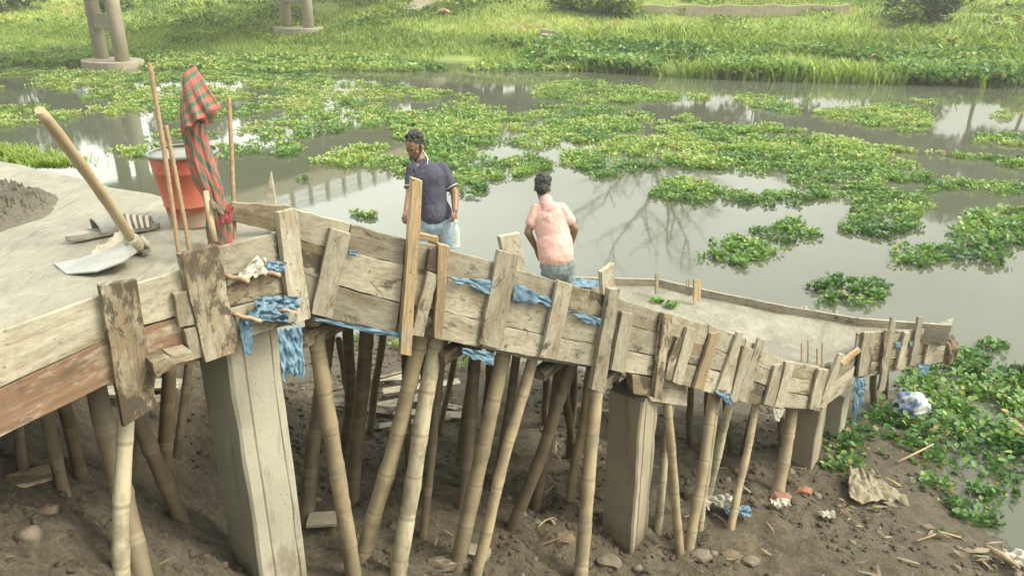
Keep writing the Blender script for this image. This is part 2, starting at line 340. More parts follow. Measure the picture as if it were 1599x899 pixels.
def gz(X, Y, fine=True):
    X = np.asarray(X, float); Y = np.asarray(Y, float); sh = X.shape; X = X.ravel(); Y = Y.ravel()
    xc = np.clip(X, -14, 12); yc = np.clip(Y, -6, 13)
    out = np.empty_like(X)
    for i in range(0, len(X), 40000):
        a = xc[i:i + 40000]; b = yc[i:i + 40000]
        r2 = (a[:, None] - ctrl[None, :, 0]) ** 2 + (b[:, None] - ctrl[None, :, 1]) ** 2
        out[i:i + 40000] = tps(r2) @ _W[:_n] + _W[_n] + _W[_n + 1] * a + _W[_n + 2] * b
    out = np.clip(out, -.8, 3.9)
    if fine:
        am = np.clip((out + .35) * 1.2, .15, 1)
        out = out + am * ((fbm(X, Y, 1.3, 3, 1) - .5) * .22 + (fbm(X, Y, 5, 3, 3) - .5) * .16 + (fbm(X, Y, 11, 2, 4) - .5) * .07)
    k = np.clip((Y - 12) / 4, 0, 1); riv = -.8
    out = out * (1 - k) + riv * k
    far = bankz(X, Y); out = np.where(Y > 25, far, out)
    return out.reshape(sh)
xs = np.concatenate([np.linspace(-150, -60, 8), np.linspace(-55, -6.3, 66), np.arange(-6, 6.6, .035), np.linspace(6.9, 60, 72), np.linspace(70, 150, 8)])
ys = np.concatenate([np.linspace(-60, -5, 10), np.arange(-4, 2, .15), np.arange(2, 11, .035), np.linspace(11.2, 25, 30), np.linspace(26, 100, 130), np.linspace(105, 190, 14)])
XX, YY = np.meshgrid(xs, ys, indexing='ij'); ZZ = gz(XX, YY)
V = np.stack([XX, YY, ZZ], -1).reshape(-1, 3); nx, ny = XX.shape
ii, jj = np.meshgrid(np.arange(nx - 1), np.arange(ny - 1), indexing='ij'); b0 = (ii * ny + jj).ravel()
Q = np.stack([b0, b0 + ny, b0 + ny + 1, b0 + 1], -1)
me = bpy.data.meshes.new('ground'); me.vertices.add(len(V)); me.vertices.foreach_set('co', V.astype(np.float32).ravel())
me.loops.add(Q.size); me.loops.foreach_set('vertex_index', Q.astype(np.int32).ravel()); me.polygons.add(len(Q)); me.polygons.foreach_set('loop_start', np.arange(len(Q), dtype=np.int32) * 4)
me.update(calc_edges=True); me.polygons.foreach_set('use_smooth', [True] * len(Q)); me.materials.append(GROUND)
ground = bpy.data.objects.new('ground', me); COL.objects.link(ground); tag(ground, 'bare brown mud bank, river bed and grassy far bank', None, None, 'structure')
def g1(x, y): return float(gz(np.array([x]), np.array([y]))[0])
def on_ground(u, v):        # walk down the pixel's ray until it meets the ground
    d = D(u, v); t = 1.5
    while t < 80:
        p = P(u, v, t)
        if p.z < g1(p.x, p.y): return p
        t += .04 if t < 14 else .5
    return PZ(u, v, 0)
water = mesh('river_water', [(-150, -60, 0), (150, -60, 0), (150, 190, 0), (-150, 190, 0)], [(0, 1, 2, 3)], WATER); tag(water, 'still grey green river water reflecting the pale sky', None, None, 'structure')

# ================================================================ BRIDGE (left, crossing behind; its deck is above the frame)
BP = [PZ(190, 101, 0.15), PZ(482, 70, .25)]
bax = (BP[1] - BP[0]); bax.z = 0; BSP = bax.length; bax.normalize(); pdir = Vector((-.76, .65, 0))
bridge = empty('bridge', BP[0], 'concrete road bridge on twin round columns, crossing the river at the left', 'bridge')
bperp = Vector((bax.y, -bax.x, 0))
for k in range(-2, 4):
    c = BP[0] + bax * BSP * k; zb = max(0, float(bankz(np.array([c.x]), np.array([c.y]))[0])) if c.y > 25 else 0
    pier = empty('pier', (c.x, c.y, zb)); pier.parent = bridge; pier.matrix_parent_inverse = Matrix.Translation(-bridge.location)
    pier['label'] = 'bridge pier of two round columns on an oval concrete footing'
    a = Vector((c.x, c.y, zb))
    for s in (-.1, 1):
        q = a + pdir * 2.3 * s
        tube('column', [q - Vector((0, 0, .8)), q + Vector((0, 0, 3)), q + Vector((0, 0, 7.4 - zb))], .37, CONC_BR, pier, 20)
    m1 = a + pdir * 1.1 + Vector((0, 0, 2.3)); obox('cross_beam', m1, pdir * .95, pdir.cross(Vector((0, 0, 1))) * .22, Vector((0, 0, .38)), CONC_BR, pier, .02)
    n = 26; V = []; 
    for z in (-.9, .33):
        for i in range(n):
            th = 2 * math.pi * i / n; V.append(a + pdir * (1.0 + 2.1 * math.cos(th)) + pdir.cross(Vector((0, 0, 1))) * 1.45 * math.sin(th) + Vector((0, 0, z)))
    mesh('footing', V, [tuple(range(n - 1, -1, -1)), tuple(range(n, 2 * n))] + [(i, (i + 1) % n, n + (i + 1) % n, n + i) for i in range(n)], CONC_BR, pier, bevel=.03)
L0, L1 = -2.6 * BSP, 3.6 * BSP; cm = BP[0] + bax * (L0 + L1) / 2 + pdir * 1.3
obox('deck', (cm.x, cm.y, 7.9), bax * (L1 - L0) / 2, bperp * 4.4, Vector((0, 0, .5)), CONC_BR, bridge, .02)
for s in (-1, 1):
    for z in (8.75, 9.15, 9.5):
        obox('rail', Vector((cm.x, cm.y, z)) + bperp * 4.2 * s, bax * (L1 - L0) / 2, bperp * .07, Vector((0, 0, .06)), CONC_BR, bridge, 0)
V, F = [], []
for s in (-1, 1):
    for i in range(int((L1 - L0) / 1.6)):
        q = Vector((BP[0].x, BP[0].y, 8.41)) + pdir * 1.3 + bax * (L0 + .8 + 1.6 * i) + bperp * 4.2 * s; k = len(V)
        for z in (0, 1.25):
            for a_, b_ in ((-1, -1), (1, -1), (1, 1), (-1, 1)): V.append(q + bax * a_ * .1 + bperp * b_ * .1 + Vector((0, 0, z)))
        F += [tuple(k + j for j in f) for f in ((3, 2, 1, 0), (4, 5, 6, 7), (0, 1, 5, 4), (1, 2, 6, 5), (2, 3, 7, 6), (3, 0, 4, 7))]
pp = mesh('railing_posts', V, F, CONC_BR, bridge); pp['kind'] = 'stuff'

# ================================================================ WALLS (plan lines of the formwork), traced with real distances
class Wall:
    def __init__(s, pts): s.p = [Vector((a.x, a.y)) for a in pts]
    def hit(s, u, v, off=0.0):
        d = D(u, v); best = None
        n = len(s.p) - 1
        for i in range(n):
            a, b = s.p[i], s.p[i + 1]; e = (b - a).normalized(); nn = Vector((e.y, -e.x))
            if nn.dot(-a) < 0: nn = -nn
            a2 = a + nn * off
            den = d.x * nn.x + d.y * nn.y
            t = a2.dot(nn) / den; h = Vector((d.x, d.y)) * t; k = (h - a2).dot(e) / (b - a).length
            lo = -1e9 if i == 0 else -1e-3; hi = 1e9 if i == n - 1 else 1 + 1e-3
            if lo <= k <= hi and t > 0: return P(u, v, t)
            sc = (abs(k - .5), t)
            if best is None or sc < best: best = sc
        return P(u, v, best[1])
WL = Wall([PZ(-330, 640, 3.4), PZ(0, 505, 3.4), PZ(165, 458, 3.4), PZ(285, 427, 3.4), PZ(460, 362, 3.4)])
RT = [(440, 322, 3.55), (560, 355, 3.75), (700, 387, 4.0), (820, 425, 4.35), (945, 460, 4.75), (1040, 490, 5.2), (1150, 520, 5.9), (1240, 562, 6.5), (1300, 575, 6.9)]
RTP = [P(*a) for a in RT]
WR = Wall(RTP)
_c = P(1296, 575, 6.88); _e = P(1480, 512, 7.75)
WE = Wall([_c, P(1345, 545, 7.1), _e])
def plank(name, quad, wall, mat, parent, off=0.0, th=.022, jit=.004, nseg=7):
    """a sawn board standing off the wall plane; quad = its four visible corners TL TR BR BL in the photo"""
    tl, tr, br, bl = quad
    wlen = (Vector(tl) - Vector(tr)).length; hlen = (Vector(tl) - Vector(bl)).length
    if wlen < hlen: tl, tr, br, bl = tr, br, bl, tl        # let 'u' run along the board
    V, F, UV = [], [], []; ro, rs = random.random() * 50, random.random() * 50
    p0 = wall.hit(*tl, off + th); p1 = wall.hit(*tr, off + th); p2 = wall.hit(*br, off + th); p3 = wall.hit(*bl, off + th)
    nrm = (p1 - p0).cross(p3 - p0).normalized()
    if nrm.dot(Vector((0, 0, CAMZ)) - p0) < 0: nrm = -nrm
    L = (p1 - p0).length; W = (p3 - p0).length
    for i in range(nseg + 1):
        k = i / nseg
        a = (tl[0] + (tr[0] - tl[0]) * k, tl[1] + (tr[1] - tl[1]) * k); b = (bl[0] + (br[0] - bl[0]) * k, bl[1] + (br[1] - bl[1]) * k)
        A = wall.hit(*a, off + th); B = wall.hit(*b, off + th); e = (B - A).normalized()
        A += e * random.uniform(-jit, jit * .5); B += e * random.uniform(-jit * .5, jit)
        wv = nrm * (math.sin(k * 5 + ro) * .002)
        for j, q in enumerate((A, A.lerp(B, .5), B)):
            V.append(q + wv); UV.append((k * L + ro, j * .5 * W + rs))
        for j, q in enumerate((A, A.lerp(B, .5), B)):
            V.append(q - nrm * th + wv); UV.append((k * L + ro, j * .5 * W + rs + th))
    for i in range(nseg):
        o = i * 6; n = o + 6
        F += [(o, n, n + 1, o + 1), (o + 1, n + 1, n + 2, o + 2), (o + 3, o + 4, n + 4, n + 3), (o + 4, o + 5, n + 5, n + 4), (o, o + 3, n + 3, n), (o + 2, n + 2, n + 5, o + 5)]
    F += [(0, 1, 4, 3), (1, 2, 5, 4)]; o = nseg * 6; F += [(o, o + 3, o + 4, o + 1), (o + 1, o + 4, o + 5, o + 2)]
    return fixnormals(mesh(name, V, F, mat, parent, uv=UV, bevel=.0025))

# ================================================================ CONCRETE SLABS
def slab(name, top, th, mat, label, cat, nsub=0):
    n = len(top); V = [Vector(p) for p in top] + [Vector(p) - Vector((0, 0, th)) for p in top]
    F = [tuple(range(n)), tuple(range(2 * n - 1, n - 1, -1))] + [(i, (i + 1) % n, n + (i + 1) % n, n + i) for i in range(n)]
    o = fixnormals(mesh(name, V, F, mat)); tag(o, label, cat); return o
ZS = 3.4
def inset(p, d=.004): return p
front = [WL.hit(u, 500, 0) for u in (-300, -100, 0, 80, 165, 285, 350, 425)]
back = [PZ(u, v, ZS) for u, v in ((425, 352), (400, 350), (360, 345), (330, 335), (290, 316), (230, 301), (170, 290), (110, 272), (50, 262), (-20, 247), (-160, 236))]
top = [(p.x, p.y, ZS) for p in front] + [(p.x, p.y, ZS) for p in back] + [(-4.9, 2.4, ZS)]
# rough top: a grid clipped to the outline would be heavy; a triangulated fill with noise gives the uneven skin
def rough_slab(name, outline, zt, th, label, cat, amp=.012, step=.05, zfun=None):
    bm = bmesh.new(); vs_ = [bm.verts.new((x, y, 0)) for x, y in outline]; bm.faces.new(vs_)
    xs_ = [a[0] for a in outline]; ys_ = [a[1] for a in outline]
    x = min(xs_) + step
    while x < max(xs_):
        bmesh.ops.bisect_plane(bm, geom=bm.verts[:] + bm.edges[:] + bm.faces[:], plane_co=(x, 0, 0), plane_no=(1, 0, 0)); x += step
    y = min(ys_) + step
    while y < max(ys_):
        bmesh.ops.bisect_plane(bm, geom=bm.verts[:] + bm.edges[:] + bm.faces[:], plane_co=(0, y, 0), plane_no=(0, 1, 0)); y += step
    bnd = [e for e in bm.edges if e.is_boundary]
    r = bmesh.ops.extrude_face_region(bm, geom=bm.faces[:]); low = [g for g in r['geom'] if isinstance(g, bmesh.types.BMVert)]; lows = set(low)
    for v in bm.verts:
        z0 = zfun(v.co.x, v.co.y) if zfun else zt
        if v in lows: v.co.z = z0 + amp * 2.2 * (noise.fractal(Vector((v.co.x * 2.4, v.co.y * 2.4, 3)), 1, 2, 5) ) * .5
        else: v.co.z = z0 - th
    bmesh.ops.recalc_face_normals(bm, faces=bm.faces)
    me = bpy.data.meshes.new(name); bm.to_mesh(me); bm.free(); me.materials.append(SLAB)
    o = bpy.data.objects.new(name, me); COL.objects.link(o); tag(o, label, cat); return o
upper = rough_slab('concrete_slab', [(p[0], p[1]) for p in top], ZS - .004, .13, 'upper concrete slab with slippers, bucket and hoe on it', 'slab', .016, .05)
upper.data.polygons.foreach_set('use_smooth', [True] * len(upper.data.polygons))
ZL = CAMZ - 3.2
lf = [P(u, 600, 1) for u in ()]
land_front = [PZ(u, v, ZL) for u, v in ((960, 500), (1000, 520), (1060, 540), (1150, 572), (1215, 600))] + [WR.hit(u, 560, -.03) for u in (1250, 1290)] + [WE.hit(u, 560, -.03) for u in (1345, 1475)]
land_back = [PZ(u, v, ZL) for u, v in ((1478, 516), (1416, 511), (1340, 506), (1227, 487), (1113, 464), (1030, 445), (900, 438), (800, 432))]
lo = [(p.x, p.y) for p in land_front] + [(p.x, p.y) for p in land_back] + [(PZ(820, 470, ZL).x, PZ(820, 470, ZL).y)]
landing = rough_slab('concrete_landing', lo, ZL, .16, 'lower concrete landing with smooth wet top beside the river', 'landing', .012, .06)
landing.data.polygons.foreach_set('use_smooth', [True] * len(landing.data.polygons))
# the ramp: falls away behind the raking formwork towards the landing
fr = [(440, 3.62, .42), (560, 3.83, .42), (700, 4.08, .42), (820, 4.43, .42), (945, 4.83, .40), (1010, 5.1, .36)]
bk = [(470, 452, 6.6), (570, 458, 6.9), (680, 466, 7.3), (780, 474, 7.7), (880, 470, 8.0), (960, 470, 8.0)]
V = []
for (u, t, dz), a, b in zip(fr, RT, bk):
    f = WR.hit(a[0], a[1], -.035); f.z -= dz; B = P(*b)
    if B.z < ZL: B.z = ZL - .01
    for k in range(9): V.append(f.lerp(B, k / 8) + Vector((0, 0, .01 * math.sin(k * 9 + u))))
n = len(V); V += [v - Vector((0, 0, .13)) for v in V]; F = []
for i in range(5):
    for k in range(8):
        a = i * 9 + k; F += [(a, a + 9, a + 10, a + 1), (n + a, n + a + 1, n + a + 10, n + a + 9)]
for i in range(5):
    for k in (0, 8): a = i * 9 + k; F.append((a, a + 9, n + a + 9, n + a))
for k in range(8):
    for i in (0, 5): a = i * 9 + k; F.append((a, a + 1, n + a + 1, n + a))
ramp_o = fixnormals(mesh('concrete_ramp', V, F, SLAB)); tag(ramp_o, 'sloping concrete ramp hidden behind the raking board formwork', 'ramp')

# ================================================================ FORMWORK
fwL = empty('timber_formwork', WL.hit(100, 560), 'two-board timber formwork along the upper slab edge, bottom board reddish', 'formwork', 'timber formwork')
Pk = lambda q, mat, par, wall, off=0., th=.022, name='plank', **k: plank(name, q, wall, mat, par, off, th, **k)
Pk([(-330, 640), (160, 461), (168, 528), (-330, 755)], W_OLD, fwL, WL)
Pk([(-330, 760), (168, 530), (180, 592), (-330, 850)], W_RED, fwL, WL)
Pk([(160, 461), (286, 421), (292, 487), (168, 526)], W_OLD, fwL, WL)
Pk([(170, 529), (300, 489), (322, 560), (180, 594)], W_RED, fwL, WL, -.002)
Pk([(155, 446), (213, 437), (246, 634), (195, 667)], W_STAIN, fwL, WL, .024, .03, 'batten')
Pk([(273, 459), (294, 454), (304, 507), (280, 511)], W_OLD, fwL, WL, .024, .03, 'batten')
Pk([(289, 515), (312, 508), (322, 556), (300, 563)], W_OLD, fwL, WL, .024, .03, 'batten')
Pk([(283, 397), (342, 382), (374, 548), (322, 566)], W_STAIN, fwL, WL, .03, .035, 'batten')
Pk([(342, 386), (440, 363), (446, 410), (350, 432)], W_OLD, fwL, WL)
Pk([(350, 434), (446, 412), (462, 452), (358, 480)], W_STAIN, fwL, WL)
Pk([(358, 482), (464, 454), (484, 497), (370, 531)], W_OLD, fwL, WL)
Pk([(436, 332), (463, 325), (486, 496), (456, 509)], W_OLD, fwL, WL, .03, .03, 'batten')
Pk([(238, 566), (270, 558), (276, 573), (243, 589)], W_STAIN, fwL, WL, .03, .09, 'packing_block')
Pk([(268, 556), (300, 548), (305, 560), (273, 569)], W_OLD, fwL, WL, .03, .09, 'packing_block')
Pk([(230, 555), (300, 541), (304, 556), (236, 576)], W_DARK, fwL, WL, .003, .04, 'packing_block')

fwR = empty('timber_formwork', WR.hit(740, 500), 'tall raking timber formwork of three board rows running down the ramp side', 'formwork', 'timber formwork')
# rows of boards along the rake (top, 1/3, 2/3, bottom lines by x)
TOPL = [(362, 316), (436, 322), (462, 325), (556, 352), (635, 373), (700, 388), (775, 410), (873, 440), (953, 462), (1037, 488), (1107, 507), (1165, 528), (1226, 562), (1286, 573), (1300, 578)]
L1L = [(436, 366), (473, 378), (628, 413), (700, 433), (768, 454), (806, 451 + 8), (864, 478), (946, 499), (1034, 520), (1107, 541), (1165, 562), (1226, 588), (1290, 597)]
L2L = [(455, 418), (533, 449), (622, 472), (697, 487), (756, 502), (850, 523), (939, 538), (1032, 557), (1107, 574), (1165, 590), (1226, 612), (1287, 622)]
BOTL = [(472, 488), (487, 494), (624, 520), (700, 533), (756, 543), (845, 559), (932, 574), (1026, 589), (1087, 607), (1141, 625), (1208, 634), (1256, 646), (1281, 642)]
def yl(L, x):
    for (x0, y0), (x1, y1) in zip(L, L[1:]):
        if x <= x1: return y0 + (y1 - y0) * (x - x0) / (x1 - x0)
    return L[-1][1]
lean = -.23
def rowboards(cuts, La, Lb, mats, gap=.5, offs=None):
    for i, (a, b) in enumerate(zip(cuts, cuts[1:])):
        ya, yb = yl(La, a), yl(La, b); h = yl(Lb, a) - ya; dx = lean * h * .5
        q = [(a + .8, ya + gap + random.uniform(-.3, .9)), (b - .8, yb + gap + random.uniform(-.3, .9)), (b - .8 + dx, yl(Lb, b + dx) - gap * random.uniform(.2, 1)), (a + .8 + dx, yl(Lb, a + dx) - gap * random.uniform(.2, 1))]
        Pk(q, mats[i % len(mats)], fwR, WR, random.uniform(-.004, .004), .022)
Pk([(362, 316), (456, 322), (440, 364), (353, 342)], W_STAIN, fwR, WR, 0)
rowboards([445, 548, 635, 690, 782, 882, 953, 1042, 1107, 1165, 1226, 1299], TOPL, L1L, [W_OLD, W_OLD, W_OLD, W_OLD, W_OLD, W_STAIN, W_OLD])
rowboards([452, 520, 632, 699, 765, 868, 945, 1036, 1100, 1160, 1222, 1293], L1L, L2L, [W_STAIN, W_OLD, W_OLD, W_OLD, W_OLD, W_OLD, W_OLD])
rowboards([470, 524, 626, 694, 758, 856, 940, 1030, 1092, 1150, 1215, 1288], L2L, BOTL, [W_OLD, W_OLD, W_STAIN, W_OLD, W_OLD, W_OLD, W_OLD], 1.4)
BACK_DARK = concrete('dark_backing_concrete', (.15, .145, .115), (.10, .095, .075), bs=.8)
def backing(wall, top, bot, off, th, label, parent=None):  # dark strip added behind the boards so gaps look shaded and block light
    V, F = [], []
    for (u, v), (u2, v2) in zip(top, bot):
        for o_ in (off, off - th):
            V += [wall.hit(u, v, off) + (wall.hit(u, v, o_) - wall.hit(u, v, off)) * 1, wall.hit(u2, v2, o_)]
    for i in range(len(top) - 1):
        a = i * 4; b = a + 4
        F += [(a, b, b + 1, a + 1), (a + 3, b + 3, b + 2, a + 2), (a, a + 2, b + 2, b), (a + 1, b + 1, b + 3, a + 3)]
    F += [(0, 1, 3, 2), (a + 4, a + 6, a + 7, a + 5)]
    o = fixnormals(mesh('dark_backing', V, F, BACK_DARK)); tag(o, label, 'concrete beam', 'concrete beams cast in the formwork'); return o
xs_b = [450, 520, 600, 700, 780, 860, 945, 1030, 1090, 1150, 1210, 1270, 1285]
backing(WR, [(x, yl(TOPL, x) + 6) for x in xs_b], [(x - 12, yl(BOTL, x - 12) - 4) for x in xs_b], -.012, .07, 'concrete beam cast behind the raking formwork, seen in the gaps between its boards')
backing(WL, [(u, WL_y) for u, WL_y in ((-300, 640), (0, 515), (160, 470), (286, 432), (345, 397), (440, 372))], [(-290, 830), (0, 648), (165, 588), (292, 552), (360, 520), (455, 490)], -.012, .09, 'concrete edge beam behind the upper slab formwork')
BT = [([(516, 356), (548, 365), (518, 498), (487, 490)], W_OLD), ([(645, 278), (661, 283), (642, 556), (626, 553)], W_NEW), ([(669, 424), (685, 430), (661, 526), (644, 523)], W_OLD),
      ([(686, 381), (703, 385), (691, 531), (679, 528)], W_NEW), ([(779, 390), (811, 398), (783, 546), (750, 537)], W_OLD), ([(873, 438), (895, 445), (870, 562), (845, 558)], W_OLD),
      ([(953, 451), (968, 451), (945, 614), (925, 608)], W_OLD), ([(973, 487), (991, 490), (976, 583), (955, 577)], W_OLD), ([(1038, 489), (1052, 490), (1032, 624), (1022, 621)], W_STAIN),
      ([(1057, 526), (1067, 526), (1048, 594), (1038, 591)], W_STAIN), ([(1074, 511), (1089, 514), (1065, 602), (1051, 596)], W_OLD), ([(1112, 521), (1125, 518), (1099, 610), (1085, 606)], W_NEW),
      ([(1153, 519), (1161, 519), (1140, 622), (1119, 612)], W_OLD), ([(1163, 540), (1178, 545), (1154, 625), (1140, 632)], W_OLD), ([(1186, 528), (1195, 532), (1168, 630), (1152, 624)], W_OLD),
      ([(1211, 571), (1224, 568), (1209, 635), (1194, 631)], W_OLD), ([(1229, 565), (1242, 565), (1225, 639), (1211, 635)], W_OLD), ([(1279, 576), (1294, 578), (1279, 642), (1265, 638)], W_OLD)]
for i, (q, m_) in enumerate(BT): Pk(q, m_, fwR, WR, .024 + .003 * (i % 3), .04 if i in (1, 3, 6, 8) else .026, 'batten')
Pk([(672, 389), (686, 385), (684, 428), (667, 421)], W_DARK, fwR, WR, .024, .03, 'packing_block')
Pk([(782, 370), (813, 364), (821, 428), (792, 428)], W_OLD, fwR, WR, -.09, .035, 'batten')
Pk([(940, 425), (959, 411), (962, 470), (944, 470)], W_OLD, fwR, WR, -.09, .035, 'batten')
Pk([(640, 362), (686, 371), (686, 379), (640, 372)], W_NEW, fwR, WR, -.07, .04, 'batten')
Pk([(990, 588), (1072, 592), (1074, 634), (1018, 626)], W_OLD, fwR, WR, -.06, .03, 'batten')
Pk([(988, 585), (1027, 592), (1024, 620), (990, 615)], W_STAIN, fwR, WR, -.028, .06, 'packing_block')

fwE = empty('timber_formwork', WE.hit(1380, 560), 'short timber formwork with tall thin stakes at the far right end of the landing', 'formwork', 'timber formwork')
def EL(x, k):
    tp = 519.5 + (x - 1340) * (-8 / 140); bt = 592 + (x - 1340) * (-24 / 120) if x > 1340 else 592
    return tp + (bt - tp) * k
for k0, k1, cuts in ((0, .34, [1340, 1392, 1440, 1481]), (.34, .68, [1343, 1380, 1432, 1479]), (.68, 1, [1341, 1400, 1444, 1476])):
    for a, b in zip(cuts, cuts[1:]): Pk([(a, EL(a, k0) + .6), (b, EL(b, k0) + .6), (b - 3, EL(b, k1) - .6), (a - 3, EL(a, k1) - .6)], random.choice([W_OLD, W_OLD, W_STAIN]), fwE, WE, random.uniform(-.003, .003))
Pk([(1300, 577), (1338, 545), (1333, 574), (1290, 604)], W_OLD, fwE, WE, 0)
Pk([(1298, 602), (1336, 572), (1330, 602), (1286, 636)], W_OLD, fwE, WE, .002)
Pk([(1314, 566), (1343, 543), (1346, 548), (1318, 571)], W_NEW, fwE, WE, .03, .03, 'batten')
for q, m_ in (([(1311, 552), (1319, 553), (1290, 638), (1279, 636)], W_OLD), ([(1351, 519), (1368, 519), (1354, 586), (1340, 588)], W_OLD), ([(1394, 496), (1400, 503), (1382, 610), (1373, 610)], W_OLD),
              ([(1414, 519), (1422, 519), (1410, 576), (1400, 576)], W_OLD), ([(1436, 495), (1443, 496), (1431, 571), (1421, 571)], W_OLD), ([(1457, 505), (1463, 505), (1453, 568), (1444, 567)], W_OLD),
              ([(1358, 541), (1366, 541), (1359, 583), (1349, 583)], W_STAIN), ([(1384, 516), (1392, 515), (1386, 580), (1376, 580)], W_STAIN)):
    Pk(q, m_, fwE, WE, .024, .028, 'batten')
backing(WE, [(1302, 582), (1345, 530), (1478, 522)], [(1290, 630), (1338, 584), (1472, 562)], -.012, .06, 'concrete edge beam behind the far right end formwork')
# low edge boards along the landing's river side
fb = [PZ(u, v, ZL + .04) for u, v in ((878, 437), (1030, 441), (1113, 460), (1227, 483), (1340, 502), (1416, 508), (1484, 513))]
fwF = empty('edge_formwork', fb[2], 'low single board edging along the river side of the landing', 'formwork', 'timber formwork')
for a, b in zip(fb, fb[1:]):
    d = (b - a).normalized(); sd_ = Vector((-d.y, d.x, 0)).normalized()
    obox('plank', (a + b) / 2 - Vector((0, 0, .07)), (b - a) / 2 * 1.0, sd_ * .014, Vector((0, 0, .11)), W_OLD, fwF, .002)
def stake(par, u0, v0, u1, v1, t, wd, th, mat, name='stake'):
    a, b = P(u0, v0, t), P(u1, v1, t); d = b - a
    return obox(name, (a + b) / 2, d / 2, Vector((1, .3, 0)).normalized() * wd / 2, d.cross(Vector((1, .3, 0))).normalized() * th / 2, mat, par, .002)
stake(fwF, 1026, 427, 1026, 458, 8.25, .035, .03, W_OLD); stake(fwF, 1088.5, 436, 1088.5, 470, 8.1, .08, .03, W_NEW, 'batten')
stake(fwF, 1252, 479, 1252, 500, 7.9, .03, .03, W_OLD); stake(fwF, 1258, 478, 1258, 500, 7.9, .03, .03, W_OLD); stake(fwF, 1306, 484, 1306, 510, 7.75, .02, .02, W_OLD)

# ================================================================ CONCRETE PIERS
def pier(u, v, t, sl, sr, ztop, mat, label):
    c = P(u, v, t); a = Vector((-.8, .6, 0)) * sl; b = Vector((.6, .8, 0)) * sr; c = Vector((c.x, c.y, 0))
    prof = []
    cs = [c, c + b, c + a + b, c + a]
    g = .012; e = b.normalized(); f = a.normalized()
    def P2(k, d): return c + b * k + f * d
    prof = [c + f * .014, c + e * .014, P2(.24, 0), P2(.26, .008), P2(.29, .008), P2(.31, 0), P2(.80, 0), P2(.82, .007), P2(.84, 0), c + b - e * .014, c + b + f * .014, c + b + a, c + a + e * .02]
    zb = min(g1(q.x, q.y) for q in cs) - .3; n = len(prof); V, UV, F = [], [], []
    zs = [zb + (ztop - zb) * i / 12 for i in range(13)]
    for z in zs:
        for i, q in enumerate(prof):
            j = Vector((noise.noise(Vector((q.x * 9, q.y * 9, z * 5))), noise.noise(Vector((q.x * 9 + 5, q.y * 9, z * 5))), 0)) * (.012 if i in (0, 1, 8, 9, 10, 11) else .005)
            V.append(Vector((q.x, q.y, z)) + j)
    for k in range(12):
        for i in range(n): F.append((k * n + i, k * n + (i + 1) % n, (k + 1) * n + (i + 1) % n, (k + 1) * n + i))
    F += [tuple(range(n)), tuple(range(12 * n, 13 * n))]
    o = fixnormals(mesh('concrete_pier', V, F, mat, bevel=.003)); tag(o, label, 'pier', 'square concrete piers'); return o
pier(385, 745, 3.72, .29, .28, ZS - .14, CONC, 'large pale concrete pier at the left, nearest to the viewer')
pier(994, 752, 5.62, .27, .27, P(991, 590, 5.7).z, CONC_D, 'brownish square pier under the middle of the raking formwork')
pier(1272, 704, 7.25, .25, .25, P(1272, 645, 7).z, CONC_D, 'dark square pier under the corner of the landing')
pier(1314, 660, 7.75, .25, .25, P(1314, 615, 7.7).z, CONC, 'pale square pier behind the corner pier of the landing')
0 and pier(1440, 600, 8.2, .22, .22, ZL - .16, CONC_D, 'short pier under the far right end of the landing')
p = WL.hit(300, 560, -.35); 
obox('timber_beam', P(500, 516, 3.98), Vector((.6, .8, 0)) * .14, Vector((-.8, .6, 0)) * .035, Vector((0, 0, .04)), W_STAIN, None); tag(bpy.context.scene.collection.objects[-1], 'dark timber bearer lying on top of the large pale pier', 'beam', 'timber bearers')
for (u, v, t, L, lab) in ((712, 545, 4.4, .10, 'short bearer end jutting out below the blue plastic strip in the middle'), (860, 571, 4.9, .12, 'bearer end under the formwork left of the brownish pier'), (950, 588, 5.2, .12, 'bearer end between the tall stake and the brownish pier')):
    o = obox('timber_beam', P(u, v, t), Vector((.55, .83, 0)) * .14, Vector((.83, -.55, 0)) * .035 * (L / .1), Vector((0, 0, .035)), W_STAIN); tag(o, lab, 'beam', 'timber bearers')
# ================================================================ BAMBOO PROPS
def bam(u0, v0, t0, u1, v1, dia, label, mat=BAM, t1=None, bow=None):
    W_ = WL if u0 < 440 else (WE if u0 > 1300 else WR)
    tw = (W_.hit(u0, v0, -.03) - Vector((0, 0, CAMZ))).dot(Vector((0, CP, -SP))); v0 = v0 - 46 * 4 / t0; t0 = max(t0, tw + .02 + dia * .5 * tw / FPX)
    a = P(u0, v0, t0)
    if t1 is None:
        b = on_ground(u1, v1)
    else: b = P(u1, v1, t1)
    d = b - a; L = d.length; b = b + d.normalized() * .3; L += .3
    tm = (t0 + (b - Vector((0, 0, CAMZ))).dot(Vector((0, CP, -SP)))) / 2
    r = dia / 2 * tm / FPX * .93; n = 34; pts, rad = [], []; sp = random.uniform(.24, .32); ph = random.random()
    sd_ = d.cross(Vector((0, 0, 1)) + Vector((.3, .2, 0))).normalized(); bo = (random.uniform(-.022, .022) if bow is None else bow)
    N = int(L / sp * 8)
    for i in range(N + 1):
        k = i / N; s = k * L / sp + ph + .22 * math.sin(k * L * 2.1 + ph * 7); f = abs((s % 1) - .5) * 2      # f=1 at node
        rr = r * (1.03 - .13 * (1 - k)) * (1 + .11 * max(0, (f - .72) / .28) ** 2) * (1 + .03 * math.sin(s * 5))
        jg = .008 * math.sin(s * 1.9 + ph * 9)
        pts.append(a + d.normalized() * (k * L) + sd_ * (bo * math.sin(k * math.pi) + jg * .6)); rad.append(rr)
    o = tube('bamboo_pole', pts, rad, mat, None, 12, True, sp)
    for q in o.data.uv_layers[0].data: q.uv[0] += ph + 0.0
    tag(o, label, 'bamboo pole', 'bamboo poles propping up the formwork'); return o
